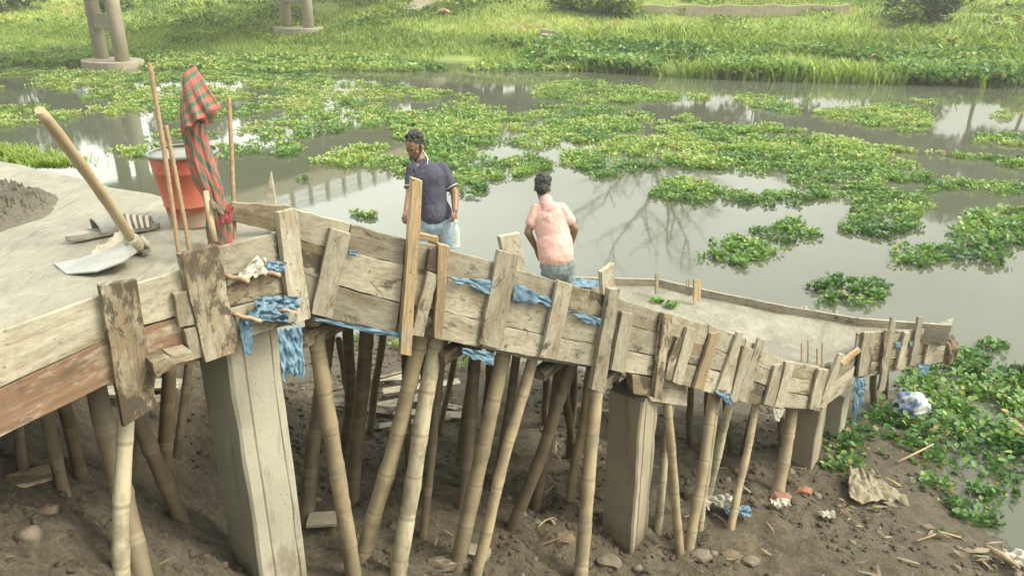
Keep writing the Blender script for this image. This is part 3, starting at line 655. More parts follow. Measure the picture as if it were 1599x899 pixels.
bam(200, 640, 2.86, 193, 905, 28, 'upright bamboo prop below the large stained batten of the left formwork', BAM_G)
bam(485, 520, 3.85, 553, 899, 28, 'yellow bamboo prop just right of the large pale pier, leaning left at its top', BAM)
bam(668, 532, 4.15, 562, 880, 28, 'thick bamboo prop leaning right, second yellow one from the large pale pier', BAM)
bam(686, 542, 4.3, 622, 899, 29, 'pale grey split bamboo prop in the middle of the picture', BAM_G)
bam(795, 555, 4.5, 715, 882, 27, 'thick bamboo prop leaning right, under the middle of the raking formwork', BAM)
bam(840, 572, 4.55, 745, 899, 20, 'slim yellow bamboo prop leaning right, front one left of the tall stake', BAM)
bam(936, 605, 4.85, 907, 905, 24, 'bamboo prop carrying the tall stake, left of the brownish pier', BAM)
bam(1039, 622, 5.35, 1062, 864, 16, 'slim bamboo prop just right of the brownish pier, foot leaning right', BAM)
bam(1119, 612, 5.9, 1074, 860, 18, 'bamboo prop crossing in front of others right of the brownish pier', BAM)
bam(1152, 622, 6.2, 1105, 787, 14, 'thin bamboo prop leaning right, second to the right of the crossing pair', BAM_G)
bam(1124, 618, 6.15, 1092, 828, 13, 'thin bamboo prop half hidden behind the crossing one', BAM_G)
bam(1188, 635, 6.4, 1142, 827, 13, 'thin bamboo prop leaning right, with its foot beside the white litter', BAM)
bam(1242, 640, 6.75, 1214, 768, 21, 'short thick bamboo prop standing on a brick', BAM)
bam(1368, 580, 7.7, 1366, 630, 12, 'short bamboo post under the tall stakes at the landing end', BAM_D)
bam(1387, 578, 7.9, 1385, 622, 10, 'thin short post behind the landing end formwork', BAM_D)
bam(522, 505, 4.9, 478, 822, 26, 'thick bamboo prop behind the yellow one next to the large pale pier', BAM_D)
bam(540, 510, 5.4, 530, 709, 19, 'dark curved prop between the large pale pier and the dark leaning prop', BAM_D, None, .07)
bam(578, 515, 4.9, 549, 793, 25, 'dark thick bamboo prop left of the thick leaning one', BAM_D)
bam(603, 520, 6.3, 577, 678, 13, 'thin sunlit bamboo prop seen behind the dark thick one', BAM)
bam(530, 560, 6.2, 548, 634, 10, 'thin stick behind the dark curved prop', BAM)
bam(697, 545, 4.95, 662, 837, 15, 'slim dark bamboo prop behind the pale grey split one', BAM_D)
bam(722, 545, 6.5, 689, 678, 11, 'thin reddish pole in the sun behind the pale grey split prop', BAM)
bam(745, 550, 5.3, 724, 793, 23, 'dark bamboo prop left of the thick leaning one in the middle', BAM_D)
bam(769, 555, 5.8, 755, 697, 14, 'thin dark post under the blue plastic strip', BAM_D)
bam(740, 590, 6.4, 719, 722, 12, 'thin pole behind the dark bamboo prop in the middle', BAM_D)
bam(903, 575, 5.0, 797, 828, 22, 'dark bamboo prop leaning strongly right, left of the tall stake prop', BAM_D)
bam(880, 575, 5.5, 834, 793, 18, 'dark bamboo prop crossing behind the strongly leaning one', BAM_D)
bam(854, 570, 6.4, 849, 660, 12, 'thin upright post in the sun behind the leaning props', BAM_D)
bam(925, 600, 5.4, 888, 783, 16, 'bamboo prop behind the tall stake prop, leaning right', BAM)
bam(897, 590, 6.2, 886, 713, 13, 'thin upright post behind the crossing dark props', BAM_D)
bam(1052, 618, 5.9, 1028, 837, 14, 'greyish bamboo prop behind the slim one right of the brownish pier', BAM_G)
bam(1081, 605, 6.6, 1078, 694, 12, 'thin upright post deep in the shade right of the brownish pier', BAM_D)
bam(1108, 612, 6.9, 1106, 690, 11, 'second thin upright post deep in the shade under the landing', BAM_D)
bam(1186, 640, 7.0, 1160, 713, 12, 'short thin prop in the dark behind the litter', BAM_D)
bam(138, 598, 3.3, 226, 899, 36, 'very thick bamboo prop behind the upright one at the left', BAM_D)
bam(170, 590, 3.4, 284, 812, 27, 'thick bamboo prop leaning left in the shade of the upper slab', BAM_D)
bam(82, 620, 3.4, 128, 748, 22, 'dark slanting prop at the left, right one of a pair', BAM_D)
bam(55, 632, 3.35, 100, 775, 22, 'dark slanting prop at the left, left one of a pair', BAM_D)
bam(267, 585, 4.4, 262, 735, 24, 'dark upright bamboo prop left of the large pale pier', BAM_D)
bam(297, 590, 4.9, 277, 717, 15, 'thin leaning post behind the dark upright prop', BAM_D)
SHADE_PROPS = [(632, 520, 5.6, 640, 735, 15, 'dark slim prop between the thick leaning one and the sunlit pole'), (655, 530, 6.6, 668, 690, 12, 'thin post far behind the pale grey split prop'), (812, 560, 5.6, 775, 770, 15, 'dark slim prop behind the thick leaning one in the middle'),
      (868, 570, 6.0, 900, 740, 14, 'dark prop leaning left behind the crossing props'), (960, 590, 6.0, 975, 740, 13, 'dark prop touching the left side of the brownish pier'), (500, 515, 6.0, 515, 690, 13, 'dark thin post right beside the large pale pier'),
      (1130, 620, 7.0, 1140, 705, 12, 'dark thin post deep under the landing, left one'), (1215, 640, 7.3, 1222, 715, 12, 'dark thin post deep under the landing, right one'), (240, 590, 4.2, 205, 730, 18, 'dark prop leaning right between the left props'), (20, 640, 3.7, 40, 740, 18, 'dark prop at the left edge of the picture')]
for a_ in SHADE_PROPS: bam(*a_, BAM_D)  # invented dark props, added to deepen the shade under the deck
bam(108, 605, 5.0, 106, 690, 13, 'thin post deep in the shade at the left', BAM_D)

# ================================================================ REBAR, STAKES, PEGS
m = M('rusty_rebar'); m.col(m.mix(m.ramp(m.noise(40, m.pos(), 6, .7), [(.35, 0), (.65, 1)]), (.22, .15, .085), (.34, .25, .15))); m.set(Roughness=.8, Metallic=.2); RUST = m.m
def rebar(u0, v0, u1, v1, t0, t1, r, label, name='rebar'):
    a, b = P(u0, v0, t0), P(u1, v1, t1); L = (a - b).length; n = int(L / .012); pts, rad = [], []
    for i in range(n + 1): pts.append(b.lerp(a, i / n) + Vector((.004 * math.sin(i * .05), 0, 0))); rad.append(r * (1.14 if i % 2 else .95))
    o = tube(name, pts, rad, RUST, None, 8); tag(o, label, 'rebar', 'rusty steel reinforcing bars'); return o
rebar(234, 99, 280, 396, 3.05, 3.2, .0095, 'tallest rusty rebar, leaning left in front of the bucket')
rebar(258, 196, 297, 392, 3.12, 3.22, .0095, 'middle rusty rebar leaning left, close right of the tallest one')
rebar(357, 153, 367, 376, 3.45, 3.5, .0095, 'upright rusty rebar right of the checked cloth')
def lz(u, v): return PZ(u, v, ZL)
for i, (u, v0, v1, lab) in enumerate(((1252, 535, 565, 'leftmost thin bar sticking out of the landing corner'), (1262, 531, 566, 'tall thin bar, second from left at the landing corner'), (1276, 543, 568, 'short thin bar, third from left at the landing corner'), (1284, 534, 571, 'rightmost thin bar at the landing corner'))):
    q = lz(u, v1); t = (q - Vector((0, 0, CAMZ))).dot(Vector((0, CP, -SP))); rebar(u, v0, u, v1 + 6, t, t, .0075, lab)
for u in (1072, 1076):
    t = 8.15; rebar(u, 435, u, 462, t, t, .006, 'left one of two thin bars at the river edge of the landing' if u < 1074 else 'right one of two thin bars at the river edge of the landing')
def peg(u0, v0, u1, v1, label, off=.02, out=.1, r=.0095, mat=None):
    a = WL.hit(u0, v0, off); b = WL.hit(u1, v1, off + out)
    tube_ = tube('peg', [a.lerp(b, k / 6) + Vector((0, 0, .003 * math.sin(k * 2))) for k in range(7)], r, mat or PEG, None, 8); tag(tube_, label, 'peg', 'wooden pegs through the formwork')
PEG = simple('peeled_stick', (.42, .30, .20), .7, 0, .3, (.3, .2, .12), 30)
peg(353, 432, 388, 437, 'upper left peg wrapped in grey paper beside the stained batten', .02, .12, .011)
peg(404, 423, 438, 429, 'upper right peg with orange end below the top board'); peg(364, 490, 408, 501, 'lower left peg poking through the blue plastic bunch')
peg(418, 478, 465, 489, 'lower right peg poking through the blue plastic bunch', .02, .13)
o = stake(None, 457, 488, 455, 503, WL_t if False else 3.42, .03, .03, W_OLD, 'wooden_wedge'); tag(o, 'small wooden wedge beside the lower right peg', 'wedge')
# broken grey blade of wood behind the left end of the raking formwork
a = [P(424, 268, 3.75), P(432, 318, 3.75), P(416, 318, 3.75)]; nn = Vector((0, .012, 0))
o = fixnormals(mesh('pointed_stake', [q - nn for q in a] + [q + nn for q in a], [(0, 2, 1), (3, 4, 5), (0, 1, 4, 3), (1, 2, 5, 4), (2, 0, 3, 5)], W_OLD, uv=[(0, 0), (0, .1), (.1, .1)] * 2)); tag(o, 'narrow pointed grey stake against the water, left end of the raking formwork', 'stake')

# ================================================================ CRUMPLED SHEETS
def crumple(name, quad, mat, label, cat, amp=.02, nx_=22, ny_=14, seed=0, th=.0015, ragged=.25, group=None, freq=1.0):
    p = [Vector(q) for q in quad]; nrm = (p[1] - p[0]).cross(p[3] - p[0]).normalized()
    if nrm.dot(Vector((0, 0, CAMZ)) - p[0]) < 0: nrm = -nrm
    V = []; L = max((p[1] - p[0]).length, (p[3] - p[0]).length); sd_ = Vector((seed * 3.7, seed * 1.3, 0))
    for i in range(nx_ + 1):
        for j in range(ny_ + 1):
            a, b = i / nx_, j / ny_; jit = ragged * noise.noise(Vector((a * 5, 0, 0)) + sd_) * (b) 
            q = p[0].lerp(p[1], a).lerp(p[3].lerp(p[2], a), min(1.1, b * (1 + jit)))
            f = freq * 6; h = noise.fractal(Vector((a * f, b * f * .5, 2)) + sd_, .8, 2, 4)
            r_ = 1 - abs(noise.noise(Vector((a * f * 1.3, b * f * .8, 8)) + sd_)) * 2
            V.append(q + nrm * (amp * (h + .6 * r_) + amp) + (p[1] - p[0]) * .035 * noise.noise(Vector((a * 7, b * 7, 5)) + sd_) + (p[3] - p[0]) * .12 * noise.noise(Vector((a * 9, b * 6, 15)) + sd_))
    F = [(i * (ny_ + 1) + j, (i + 1) * (ny_ + 1) + j, (i + 1) * (ny_ + 1) + j + 1, i * (ny_ + 1) + j + 1) for i in range(nx_) for j in range(ny_)]
    o = mesh(name, V, F, mat, smooth=True); sb = o.modifiers.new('sub', 'SUBSURF'); sb.levels = 1; sb.render_levels = 1; s = o.modifiers.new('thick', 'SOLIDIFY'); s.thickness = th
    tag(o, label, cat, group); return o
def hq(wall, q, off): return [wall.hit(u, v, off) for u, v in q]
gB = 'blue plastic film scraps on the formwork'
crumple('plastic_film', hq(WL, [(392, 462), (455, 458), (452, 500), (372, 503)], .03), BLUE, 'bunched blue plastic around the lower pegs, right of the stained batten', 'plastic film', .035, 28, 22, 1, group=gB, freq=1.6)
crumple('plastic_film', hq(WL, [(410, 405), (440, 407), (440, 424), (408, 424)], .03), BLUE, 'small bunch of blue plastic at the upper right peg', 'plastic film', .02, 18, 12, 2, group=gB)
crumple('plastic_film', hq(WL, [(370, 495), (392, 500), (390, 552), (376, 548)], .03), BLUE, 'narrow blue plastic strip hanging beside the stained batten', 'plastic film', .01, 10, 16, 3, group=gB)
crumple('plastic_film', hq(WL, [(392, 398), (411, 400), (408, 430), (360, 432)], .035), WHITE_PL, 'grey crumpled paper wrapped round the upper left peg', 'paper', .02, 18, 12, 4)
crumple('plastic_film', [P(430, 514, 3.45), P(468, 514, 3.5), P(474, 582, 3.5), P(440, 598, 3.45)], BLUE, 'blue plastic sheet hanging down in front of the large pale pier', 'plastic film', .028, 20, 30, 5, group=gB, ragged=.3, freq=.7)
crumple('plastic_film', hq(WR, [(488, 494), (632, 519), (630, 529), (492, 500)], .03), BLUE, 'long blue plastic strip along the bottom edge at the left of the raking formwork', 'plastic film', .008, 34, 6, 6, group=gB, ragged=.6)
crumple('plastic_film', hq(WR, [(718, 541), (770, 549), (768, 569), (722, 553)], .03), BLUE, 'blue plastic tongue hanging below the middle of the raking formwork', 'plastic film', .012, 16, 10, 7, group=gB, ragged=.5)
crumple('plastic_film', hq(WR, [(702, 431), (770, 436), (768, 456), (716, 448)], .03), BLUE, 'torn blue plastic in the joint left of the broad pale batten', 'plastic film', .012, 20, 9, 8, group=gB, ragged=.8)
crumple('plastic_film', hq(WR, [(801, 440), (865, 468), (863, 478), (799, 466)], .03), BLUE, 'torn blue plastic in the joint right of the broad pale batten', 'plastic film', .01, 20, 8, 9, group=gB, ragged=.8)
crumple('plastic_film', hq(WR, [(888, 482), (945, 498), (944, 507), (908, 502)], .03), BLUE, 'torn blue plastic in the joint left of the tall stake', 'plastic film', .01, 16, 8, 10, group=gB, ragged=.9)
crumple('plastic_film', hq(WR, [(542, 389), (560, 392), (556, 398), (545, 398)], .03), BLUE, 'tiny blue plastic scrap near the leaning batten at the upper left', 'plastic film', .006, 8, 6, 11, group=gB)
crumple('plastic_film', hq(WR, [(1112, 608), (1142, 613), (1140, 634), (1128, 625)], .03), BLUE, 'blue white plastic scrap at the bottom edge right of the brownish pier', 'plastic film', .015, 12, 10, 12, group=gB)
crumple('plastic_film', hq(WR, [(1205, 636), (1224, 637), (1216, 656), (1209, 656)], .03), WHITE_PL, 'pale plastic scrap hanging near the landing corner', 'plastic film', .01, 10, 10, 13)
crumple('plastic_film', hq(WE, [(1328, 590), (1346, 588), (1342, 622), (1326, 660)], .04), BLUE, 'blue plastic strip hanging beside the corner piers', 'plastic film', .03, 10, 18, 14, group=gB, ragged=.4)
crumple('plastic_film', hq(WE, [(1396, 533), (1412, 533), (1410, 542), (1396, 542)], .03), BLUE, 'small blue plastic knot between the end stakes, left one', 'plastic film', .01, 8, 6, 15, group=gB)
crumple('plastic_film', hq(WE, [(1418, 532), (1432, 530), (1430, 541), (1420, 541)], .03), BLUE, 'small blue plastic knot between the end stakes, right one', 'plastic film', .01, 8, 6, 16, group=gB)
crumple('plastic_film', hq(WE, [(1430, 566), (1450, 566), (1444, 585), (1434, 580)], .03), BLUE, 'blue plastic tatter under the far right end formwork', 'plastic film', .015, 8, 8, 17, group=gB)
# dark soil clump at the end of the landing
def rock(name, c, r, mat, seed=0, sq=(1, 1, .7), sub=3, amp=.35, parent=None):
    bm = bmesh.new(); bmesh.ops.create_icosphere(bm, subdivisions=sub, radius=1)
    for v in bm.verts:
        k = 1 + amp * noise.fractal(v.co * 1.4 + Vector((seed * 5.1, 0, 0)), .8, 2, 4); v.co = Vector((v.co.x * sq[0], v.co.y * sq[1], v.co.z * sq[2])) * r * k + Vector(c)
    me = bpy.data.meshes.new(name); bm.to_mesh(me); bm.free(); me.materials.append(mat); o = bpy.data.objects.new(name, me); COL.objects.link(o); adopt(o, parent); return o
MORT = concrete('grey_mortar', (.12, .112, .085), (.075, .07, .054), bs=1.)
MUDD = simple('dark_earth', (.10, .075, .05), .95, 0, .3, (.17, .13, .085), 30, .7)
q = WE.hit(1474, 545, -.05); tag(rock('earth_clump', q, .15, MUDD, 3, (.8, .8, 1.2)), 'dark ragged earth clump at the far end of the landing formwork', 'earth clump')

# ================================================================ THINGS ON THE UPPER SLAB
def sl(u, v, dz=0): return PZ(u, v, ZS + dz)
# mortar heap
c = sl(-50, 335); bm = bmesh.new(); n = 110; V = []; F = []
for i in range(n + 1):
    for j in range(n + 1):
        x = (i / n - .5) * 2; y = (j / n - .5) * 2; r = math.hypot(x, y)
        h = max(0, 1 - r ** 1.2) * .17 + noise.fractal(Vector((x * 9, y * 9, 1)), .55, 2, 7) * .045 * max(0, min(1, (1.0 - r) * 3)) - .012
        V.append((c.x + x * .40, c.y + y * .50, ZS + h))
F = [(i * (n + 1) + j, (i + 1) * (n + 1) + j, (i + 1) * (n + 1) + j + 1, i * (n + 1) + j + 1) for i in range(n) for j in range(n)]
o = mesh('mortar_heap', V, F, MORT, smooth=False); tag(o, 'low grey heap of crumbly mortar at the left edge of the slab', 'mortar heap')
# bucket
RED = M('chalky_red_paint'); _p = RED.coord('Object'); sz = RED.n('ShaderNodeSeparateXYZ'); RED.l(_p, sz.inputs[0])
cem = RED.ramp(RED.math('ADD', sz.outputs[2], RED.math('MULTIPLY', RED.noise(9, _p, 6, .7), -.22)), [(-.045 + .0, 1), (.0, 0)]) if False else RED.ramp(RED.math('SUBTRACT', RED.math('MULTIPLY', RED.noise(9, _p, 6, .7), .3), sz.outputs[2]), [(.06, 0), (.11, 1)])
cc = RED.mix(RED.ramp(RED.noise(6, _p, 6, .7), [(.4, 0), (.7, .6)]), (.34, .085, .05), (.38, .16, .11))
cc = RED.mix(RED.ramp(RED.noise(13, _p, 8, .8), [(.62, 0), (.68, .8)]), cc, (.42, .33, .24))
RED.col(RED.mix(RED.math('MULTIPLY', cem, .75), cc, (.36, .31, .24))); RED.set(Roughness=.6); RED = RED.m
GREY = simple('galvanised_grey', (.24, .25, .23), .55, .3, .3, (.18, .18, .16), 14)
def lathe(name, prof, mat, parent, n=48, off=(0, 0, 0), smooth=True):
    V, F = [], []
    for (r, z) in prof:
        for k in range(n): th = 2 * math.pi * k / n; V.append((r * math.cos(th) + off[0], r * math.sin(th) + off[1], z + off[2]))
    for i in range(len(prof) - 1):
        for k in range(n): F.append((i * n + k, i * n + (k + 1) % n, (i + 1) * n + (k + 1) % n, (i + 1) * n + k))
    F.append(tuple(range(n)))
    o = mesh(name, V, F, mat, None, smooth=smooth); fixnormals(o); o.parent = parent; return o
bk_ = sl(287, 362); bk_.y += .13
bucket = empty('bucket', bk_, 'red metal bucket with grey rim, cement caked round its base', 'bucket')
H = .345; r0, r1 = .102, .152
body = lathe('body', [(r0, 0), (r0 * 1.01, .012), (r0 + (r1 - r0) * .28, H * .3), (r0 + (r1 - r0) * .3 + .004, H * .305), (r0 + (r1 - r0) * .32, H * .315), (r0 + (r1 - r0) * .76, H * .76), (r0 + (r1 - r0) * .78 + .003, H * .775), (r0 + (r1 - r0) * .8, H * .79), (r1, H)], RED, bucket)
lathe('inside', [(r0 - .004, .02), (r1 - .004, H - .002)], GREY, bucket)
lathe('rim', [(r1 - .006, H - .004), (r1 + .007, H - .006), (r1 + .009, H + .004), (r1 + .002, H + .009), (r1 - .006, H + .004)], GREY, bucket)
hp = [(-.155, .0, H), (-.172, 0.02, H + .012), (-.165, .03, H + .035), (-.15, .04, H + .04), (-.13, .075, H + .012), (-.08, .125, H + .01), (0, .152, H + .008), (.08, .13, H + .008), (.13, .075, H + .01), (.158, .0, H)]
h = tube('handle', hp, .0035, GREY, None, 8); h.parent = bucket
for s in (-1, 1): h = obox('handle_lug', (s * .15, 0, H - .01), (.006, 0, 0), (0, .02, 0), (0, 0, .018), GREY); h.parent = bucket
# slippers
RUB = simple('grey_rubber_sole', (.28, .265, .22), .7, 0, .3, (.21, .2, .165), 25); RUBD = simple('dark_slipper_lining', (.06, .062, .058), .7)
STRAP = M('striped_strap'); uvn = STRAP.coord('UV'); sx = STRAP.n('ShaderNodeSeparateXYZ'); STRAP.l(uvn, sx.inputs[0])
STRAP.col(STRAP.mix(STRAP.ramp(STRAP.math('FRACT', STRAP.math('MULTIPLY', sx.outputs[0], 4.5)), [(.45, 0), (.5, 1)]), (.10, .10, .085), (.50, .46, .36))); STRAP.set(Roughness=.7); STRAP = STRAP.m
STRAPG = simple('grey_strap', (.20, .21, .19), .65, 0, .3, (.26, .26, .23), 30)
def slipper(u, v, ang, label, striped):
    base = sl(u, v); e = empty('slipper', base, label, 'slipper', 'pair of slide slippers'); e.rotation_euler = (0, 0, ang)
    n = 28; out = []
    for i in range(n):
        th = 2 * math.pi * i / n; x = .135 * math.cos(th); wd = .047 + .008 * (x / .135) - (.006 if -.05 < x < .03 else 0); out.append((x, wd * math.sin(th) * (1 if abs(math.cos(th)) < .8 else 1.05)))
    V = [(x * .97, y * .95, .003) for x, y in out] + [(x, y, .012) for x, y in out] + [(x, y, .026 + .006 * (x < -.02)) for x, y in out] + [(x * .9, y * .86, .022 + .006 * (x < -.02)) for x, y in out]
    F = [tuple(range(n))[::-1]] + [(k * n + i, k * n + (i + 1) % n, (k + 1) * n + (i + 1) % n, (k + 1) * n + i) for k in range(3) for i in range(n)] + [tuple(range(3 * n, 4 * n))]
    s = fixnormals(mesh('sole', V, F, RUB, None, smooth=False)); s.parent = e
    V, F, UV = [], [], []; a, b = 14, 8
    for lay in (0, 1):
        for i in range(a + 1):
            th = math.pi * i / a
            for j in range(b + 1):
                k = j / b; x = .0 + .105 * k - (.012 * math.sin(th)) * (1 - k); rr = .052 - .006 * k - lay * .004; hh = (.062 - .026 * k) - lay * .004
                V.append((x, -rr * math.cos(th), .022 + hh * math.sin(th) ** .7)); UV.append((k, i / a))
    m_ = (a + 1) * (b + 1); idx = lambda l, i, j: l * m_ + i * (b + 1) + j
    for l in (0, 1):
        for i in range(a):
            for j in range(b): F.append((idx(l, i, j), idx(l, i + 1, j), idx(l, i + 1, j + 1), idx(l, i, j + 1)))
    for i in range(a):
        for j in (0, b): F.append((idx(0, i, j), idx(0, i + 1, j), idx(1, i + 1, j), idx(1, i, j)))
    s = fixnormals(mesh('strap', V, F, STRAP if striped else STRAPG, None, uv=UV, smooth=True)); s.parent = e
slipper(153, 368, R(48), 'grey slide slipper with open strap towards the viewer, left one of the pair', False)
slipper(202, 361, R(22), 'slide slipper with dark and cream striped strap, right one beside the hoe', True)
# hoe
WH = M('hoe_handle_wood'); _p = WH.pos()
WH.col(WH.mix(WH.ramp(WH.noise(6, _p, 5, .7), [(.3, 0), (.7, 1)]), (.30, .235, .14), (.37, .30, .19))); WH.set(Roughness=.6); WH = WH.m
STEEL = simple('worn_steel', (.33, .34, .33), .5, .4, .25, (.27, .26, .22), 9)
hb = sl(214, 386, .02); ht = P(61, 172, 2.42)
hoe = empty('hoe', hb, 'garden hoe with long wooden handle and broad steel blade smeared with mortar', 'hoe')
N = 24; tube('handle', [hb.lerp(ht, i / N) + Vector((.012 * math.sin(i / N * 3), 0, 0)) for i in range(N + 1)], [.021 - .0015 * (i / N) + .0008 * math.sin(i * 1.3) for i in range(N)] + [.015], WH, hoe, 14)
bl = [sl(84, 411, .012), sl(104, 427, .012), sl(150, 423, .03), sl(192, 408, .05), sl(214, 392, .06), sl(200, 376, .06), sl(160, 391, .04), sl(125, 403, .02)]
n = len(bl); o = fixnormals(mesh('blade', bl + [q - Vector((0, 0, .006)) for q in bl], [tuple(range(n)), tuple(range(2 * n - 1, n - 1, -1))] + [(i, (i + 1) % n, n + (i + 1) % n, n + i) for i in range(n)], STEEL, hoe))
MORT_L = concrete('pale_mortar', (.38, .35, .27), (.28, .26, .2), bs=1.)
V, F = [], []; n = 20
for i in range(n + 1):
    for j in range(9):
        a_, b_ = i / n, j / 8; q = sl(150, 413, 0).lerp(sl(216, 392, 0), a_).lerp(sl(140, 402, 0).lerp(sl(204, 376, 0), a_), b_)
        h_ = .05 + .055 * a_ * math.sin(b_ * math.pi) + .02 * noise.fractal(Vector((a_ * 5, b_ * 3, 2)), .8, 2, 4) - .03 * (1 - a_); V.append(q + Vector((0, 0, h_)))
F = [(i * 9 + j, (i + 1) * 9 + j, (i + 1) * 9 + j + 1, i * 9 + j + 1) for i in range(n) for j in range(8)]
o = mesh('mortar_crust', V, F, MORT_L, hoe, smooth=True); s = o.modifiers.new('t', 'SOLIDIFY'); s.thickness = .03; s.offset = -1
dv = (ht - hb).normalized(); tube('socket', [hb - dv * .01, hb + dv * .03, hb + dv * .075, hb + dv * .1], [.036, .037, .032, .025], MORT_L, hoe, 16)
for k in range(3): a_ = hb + Vector((.012 * k, 0, .05)); tube('wedge', [a_, a_ + Vector((.03, -.02 + .012 * k, -.055))], [.012, .009], MORT_L if k != 1 else W_DARK, hoe, 6)
o = rock('mortar_drip', sl(228, 392, .01), .022, MORT, 9, (1, 1, .4), 2); tag(o, 'small mortar lump beside the hoe socket', 'mortar lump')

# checked cloth on a stick
CH = M('checked_cotton'); uvn = CH.coord('UV'); sx = CH.n('ShaderNodeSeparateXYZ'); CH.l(uvn, sx.inputs[0])
def band(s, sc, lo, hi): return CH.ramp(CH.math('FRACT', CH.math('MULTIPLY', s, sc)), [(lo, 0), (lo + .03, 1), (hi, 1), (hi + .03, 0)])
bu, bv = band(sx.outputs[0], 7, .25, .68), band(sx.outputs[1], 10, .3, .70)
c_ = CH.mix(CH.math('MULTIPLY', bu, .55), (.30, .08, .065), (.05, .10, .06)); c_ = CH.mix(CH.math('MULTIPLY', bv, .78), c_, (.05, .105, .065))
c_ = CH.mix(CH.math('MULTIPLY', CH.math('MULTIPLY', bu, bv), .75), c_, (.03, .09, .06))
ln = CH.math('MAXIMUM', band(sx.outputs[0], 9, .86, .92), band(sx.outputs[1], 13, .90, .95)); c_ = CH.mix(CH.math('MULTIPLY', ln, .4), c_, (.40, .27, .2)); CH.col(c_); CH.set(Roughness=.9)
CH = CH.m
tc = 3.28
cl = [(301, 102, 3), (303, 115, 9), (307, 130, 15), (311, 150, 21), (313, 166, 26), (307, 180, 24), (303, 196, 20), (305, 215, 18), (311, 240, 19), (319, 265, 19), (328, 290, 18), (333, 305, 14), (337, 322, 15), (342, 340, 17), (344, 360, 19), (345, 382, 17)]
cloth = empty('checked_cloth', P(344, 380, 3.36), 'red and green checked cotton cloth draped in folds over a stick', 'cloth')
V, F, UV = [], [], []; n = 72; K = 4
rows = []
for i in range(len(cl) - 1):
    for k in range(K): f = k / K; rows.append(tuple(cl[i][j] * (1 - f) + cl[i + 1][j] * f for j in range(3)))
rows.append(cl[-1]); nr = len(rows)
for i, (u, v, r) in enumerate(rows):
    c = P(u, v, tc + .08 * i / nr); rr = r * tc / FPX; s_ = i / (nr - 1)
    for k in range(n):
        th = 2 * math.pi * k / n
        fold = 1 + (.13 * math.sin(6 * th + s_ * 9) + .08 * math.sin(11 * th - s_ * 9 + 1) + .05 * math.sin(19 * th + 6 * s_)) * min(1, .35 + s_) + .05 * noise.noise(Vector((math.cos(th) * 2, math.sin(th) * 2, s_ * 9)))
        x = math.cos(th) * rr * fold; y = math.sin(th) * rr * .62 * fold
        V.append(c + Vector((x, y, -(x * .35 if 2 < i < 22 else 0)))); UV.append((k / n * 1.4 + s_ * .7, s_ * 1.0 + (k / n) * .5 if k <= n / 2 else s_ + (1 - k / n) * .5))
for i in range(nr - 1):
    for k in range(n): F.append((i * n + k, i * n + (k + 1) % n, (i + 1) * n + (k + 1) % n, (i + 1) * n + k))
F.append(tuple(range(n)))
mesh('cloth_body', V, F, CH, cloth, uv=UV, smooth=True)
# flap swinging out to the right near the top and a tie at the neck
V, UV, F = [], [], []; A = [P(305, 104, tc - .02), P(345, 167, tc - .06), P(344, 176, tc - .08), P(284, 210, tc - .07)]; a_, b_ = 26, 26
for i in range(a_ + 1):
    for j in range(b_ + 1):
        s_, t_ = i / a_, j / b_; q = A[0].lerp(A[1], s_).lerp((P(287, 118, tc - .05)).lerp(A[3], s_).lerp(P(281, 208, tc - .06), s_ * .5), t_)
        V.append(q + Vector((0, -.035, .0)) * math.sin(t_ * math.pi) + Vector((0, -.010, .005)) * math.sin(t_ * 22 + s_ * 4) * s_); UV.append((t_ * .5 + .1, s_ * .42))
F = [(i * (b_ + 1) + j, (i + 1) * (b_ + 1) + j, (i + 1) * (b_ + 1) + j + 1, i * (b_ + 1) + j + 1) for i in range(a_) for j in range(b_)]
o = mesh('cloth_flap', V, F, CH, cloth, uv=UV, smooth=True); s = o.modifiers.new('t', 'SOLIDIFY'); s.thickness = .004
crumple('cloth_tail', [P(352, 318, 3.3), P(362, 322, 3.32), P(358, 348, 3.3), P(340, 350, 3.28)], simple('dark_red_cotton', (.16, .03, .03), .9), None, None, .015, 10, 10, 31)
o = COL.objects[-1]; adopt(o, cloth)
for s in (-1, 1): tube('tie_knot', [P(330, 312, 3.22), P(338 + s * 3, 326, 3.18), P(346 - s * 4, 336, 3.2)], [.006, .009, .006], CH, cloth, 8)
tube('stick', [P(336, 378, 3.2), P(327, 330, 3.2), P(322, 300, 3.25)], [.014, .013, .012], WH, None, 10); tag(COL.objects[-1], 'short pale stick propping the checked cloth from below', 'stick')
tube('stick', [P(344, 390, 3.42), P(331, 300, 3.36), P(303, 103, tc + .01)], [.013, .012, .008], WH, None, 10); tag(COL.objects[-1], 'long stick hidden inside the checked cloth', 'stick')
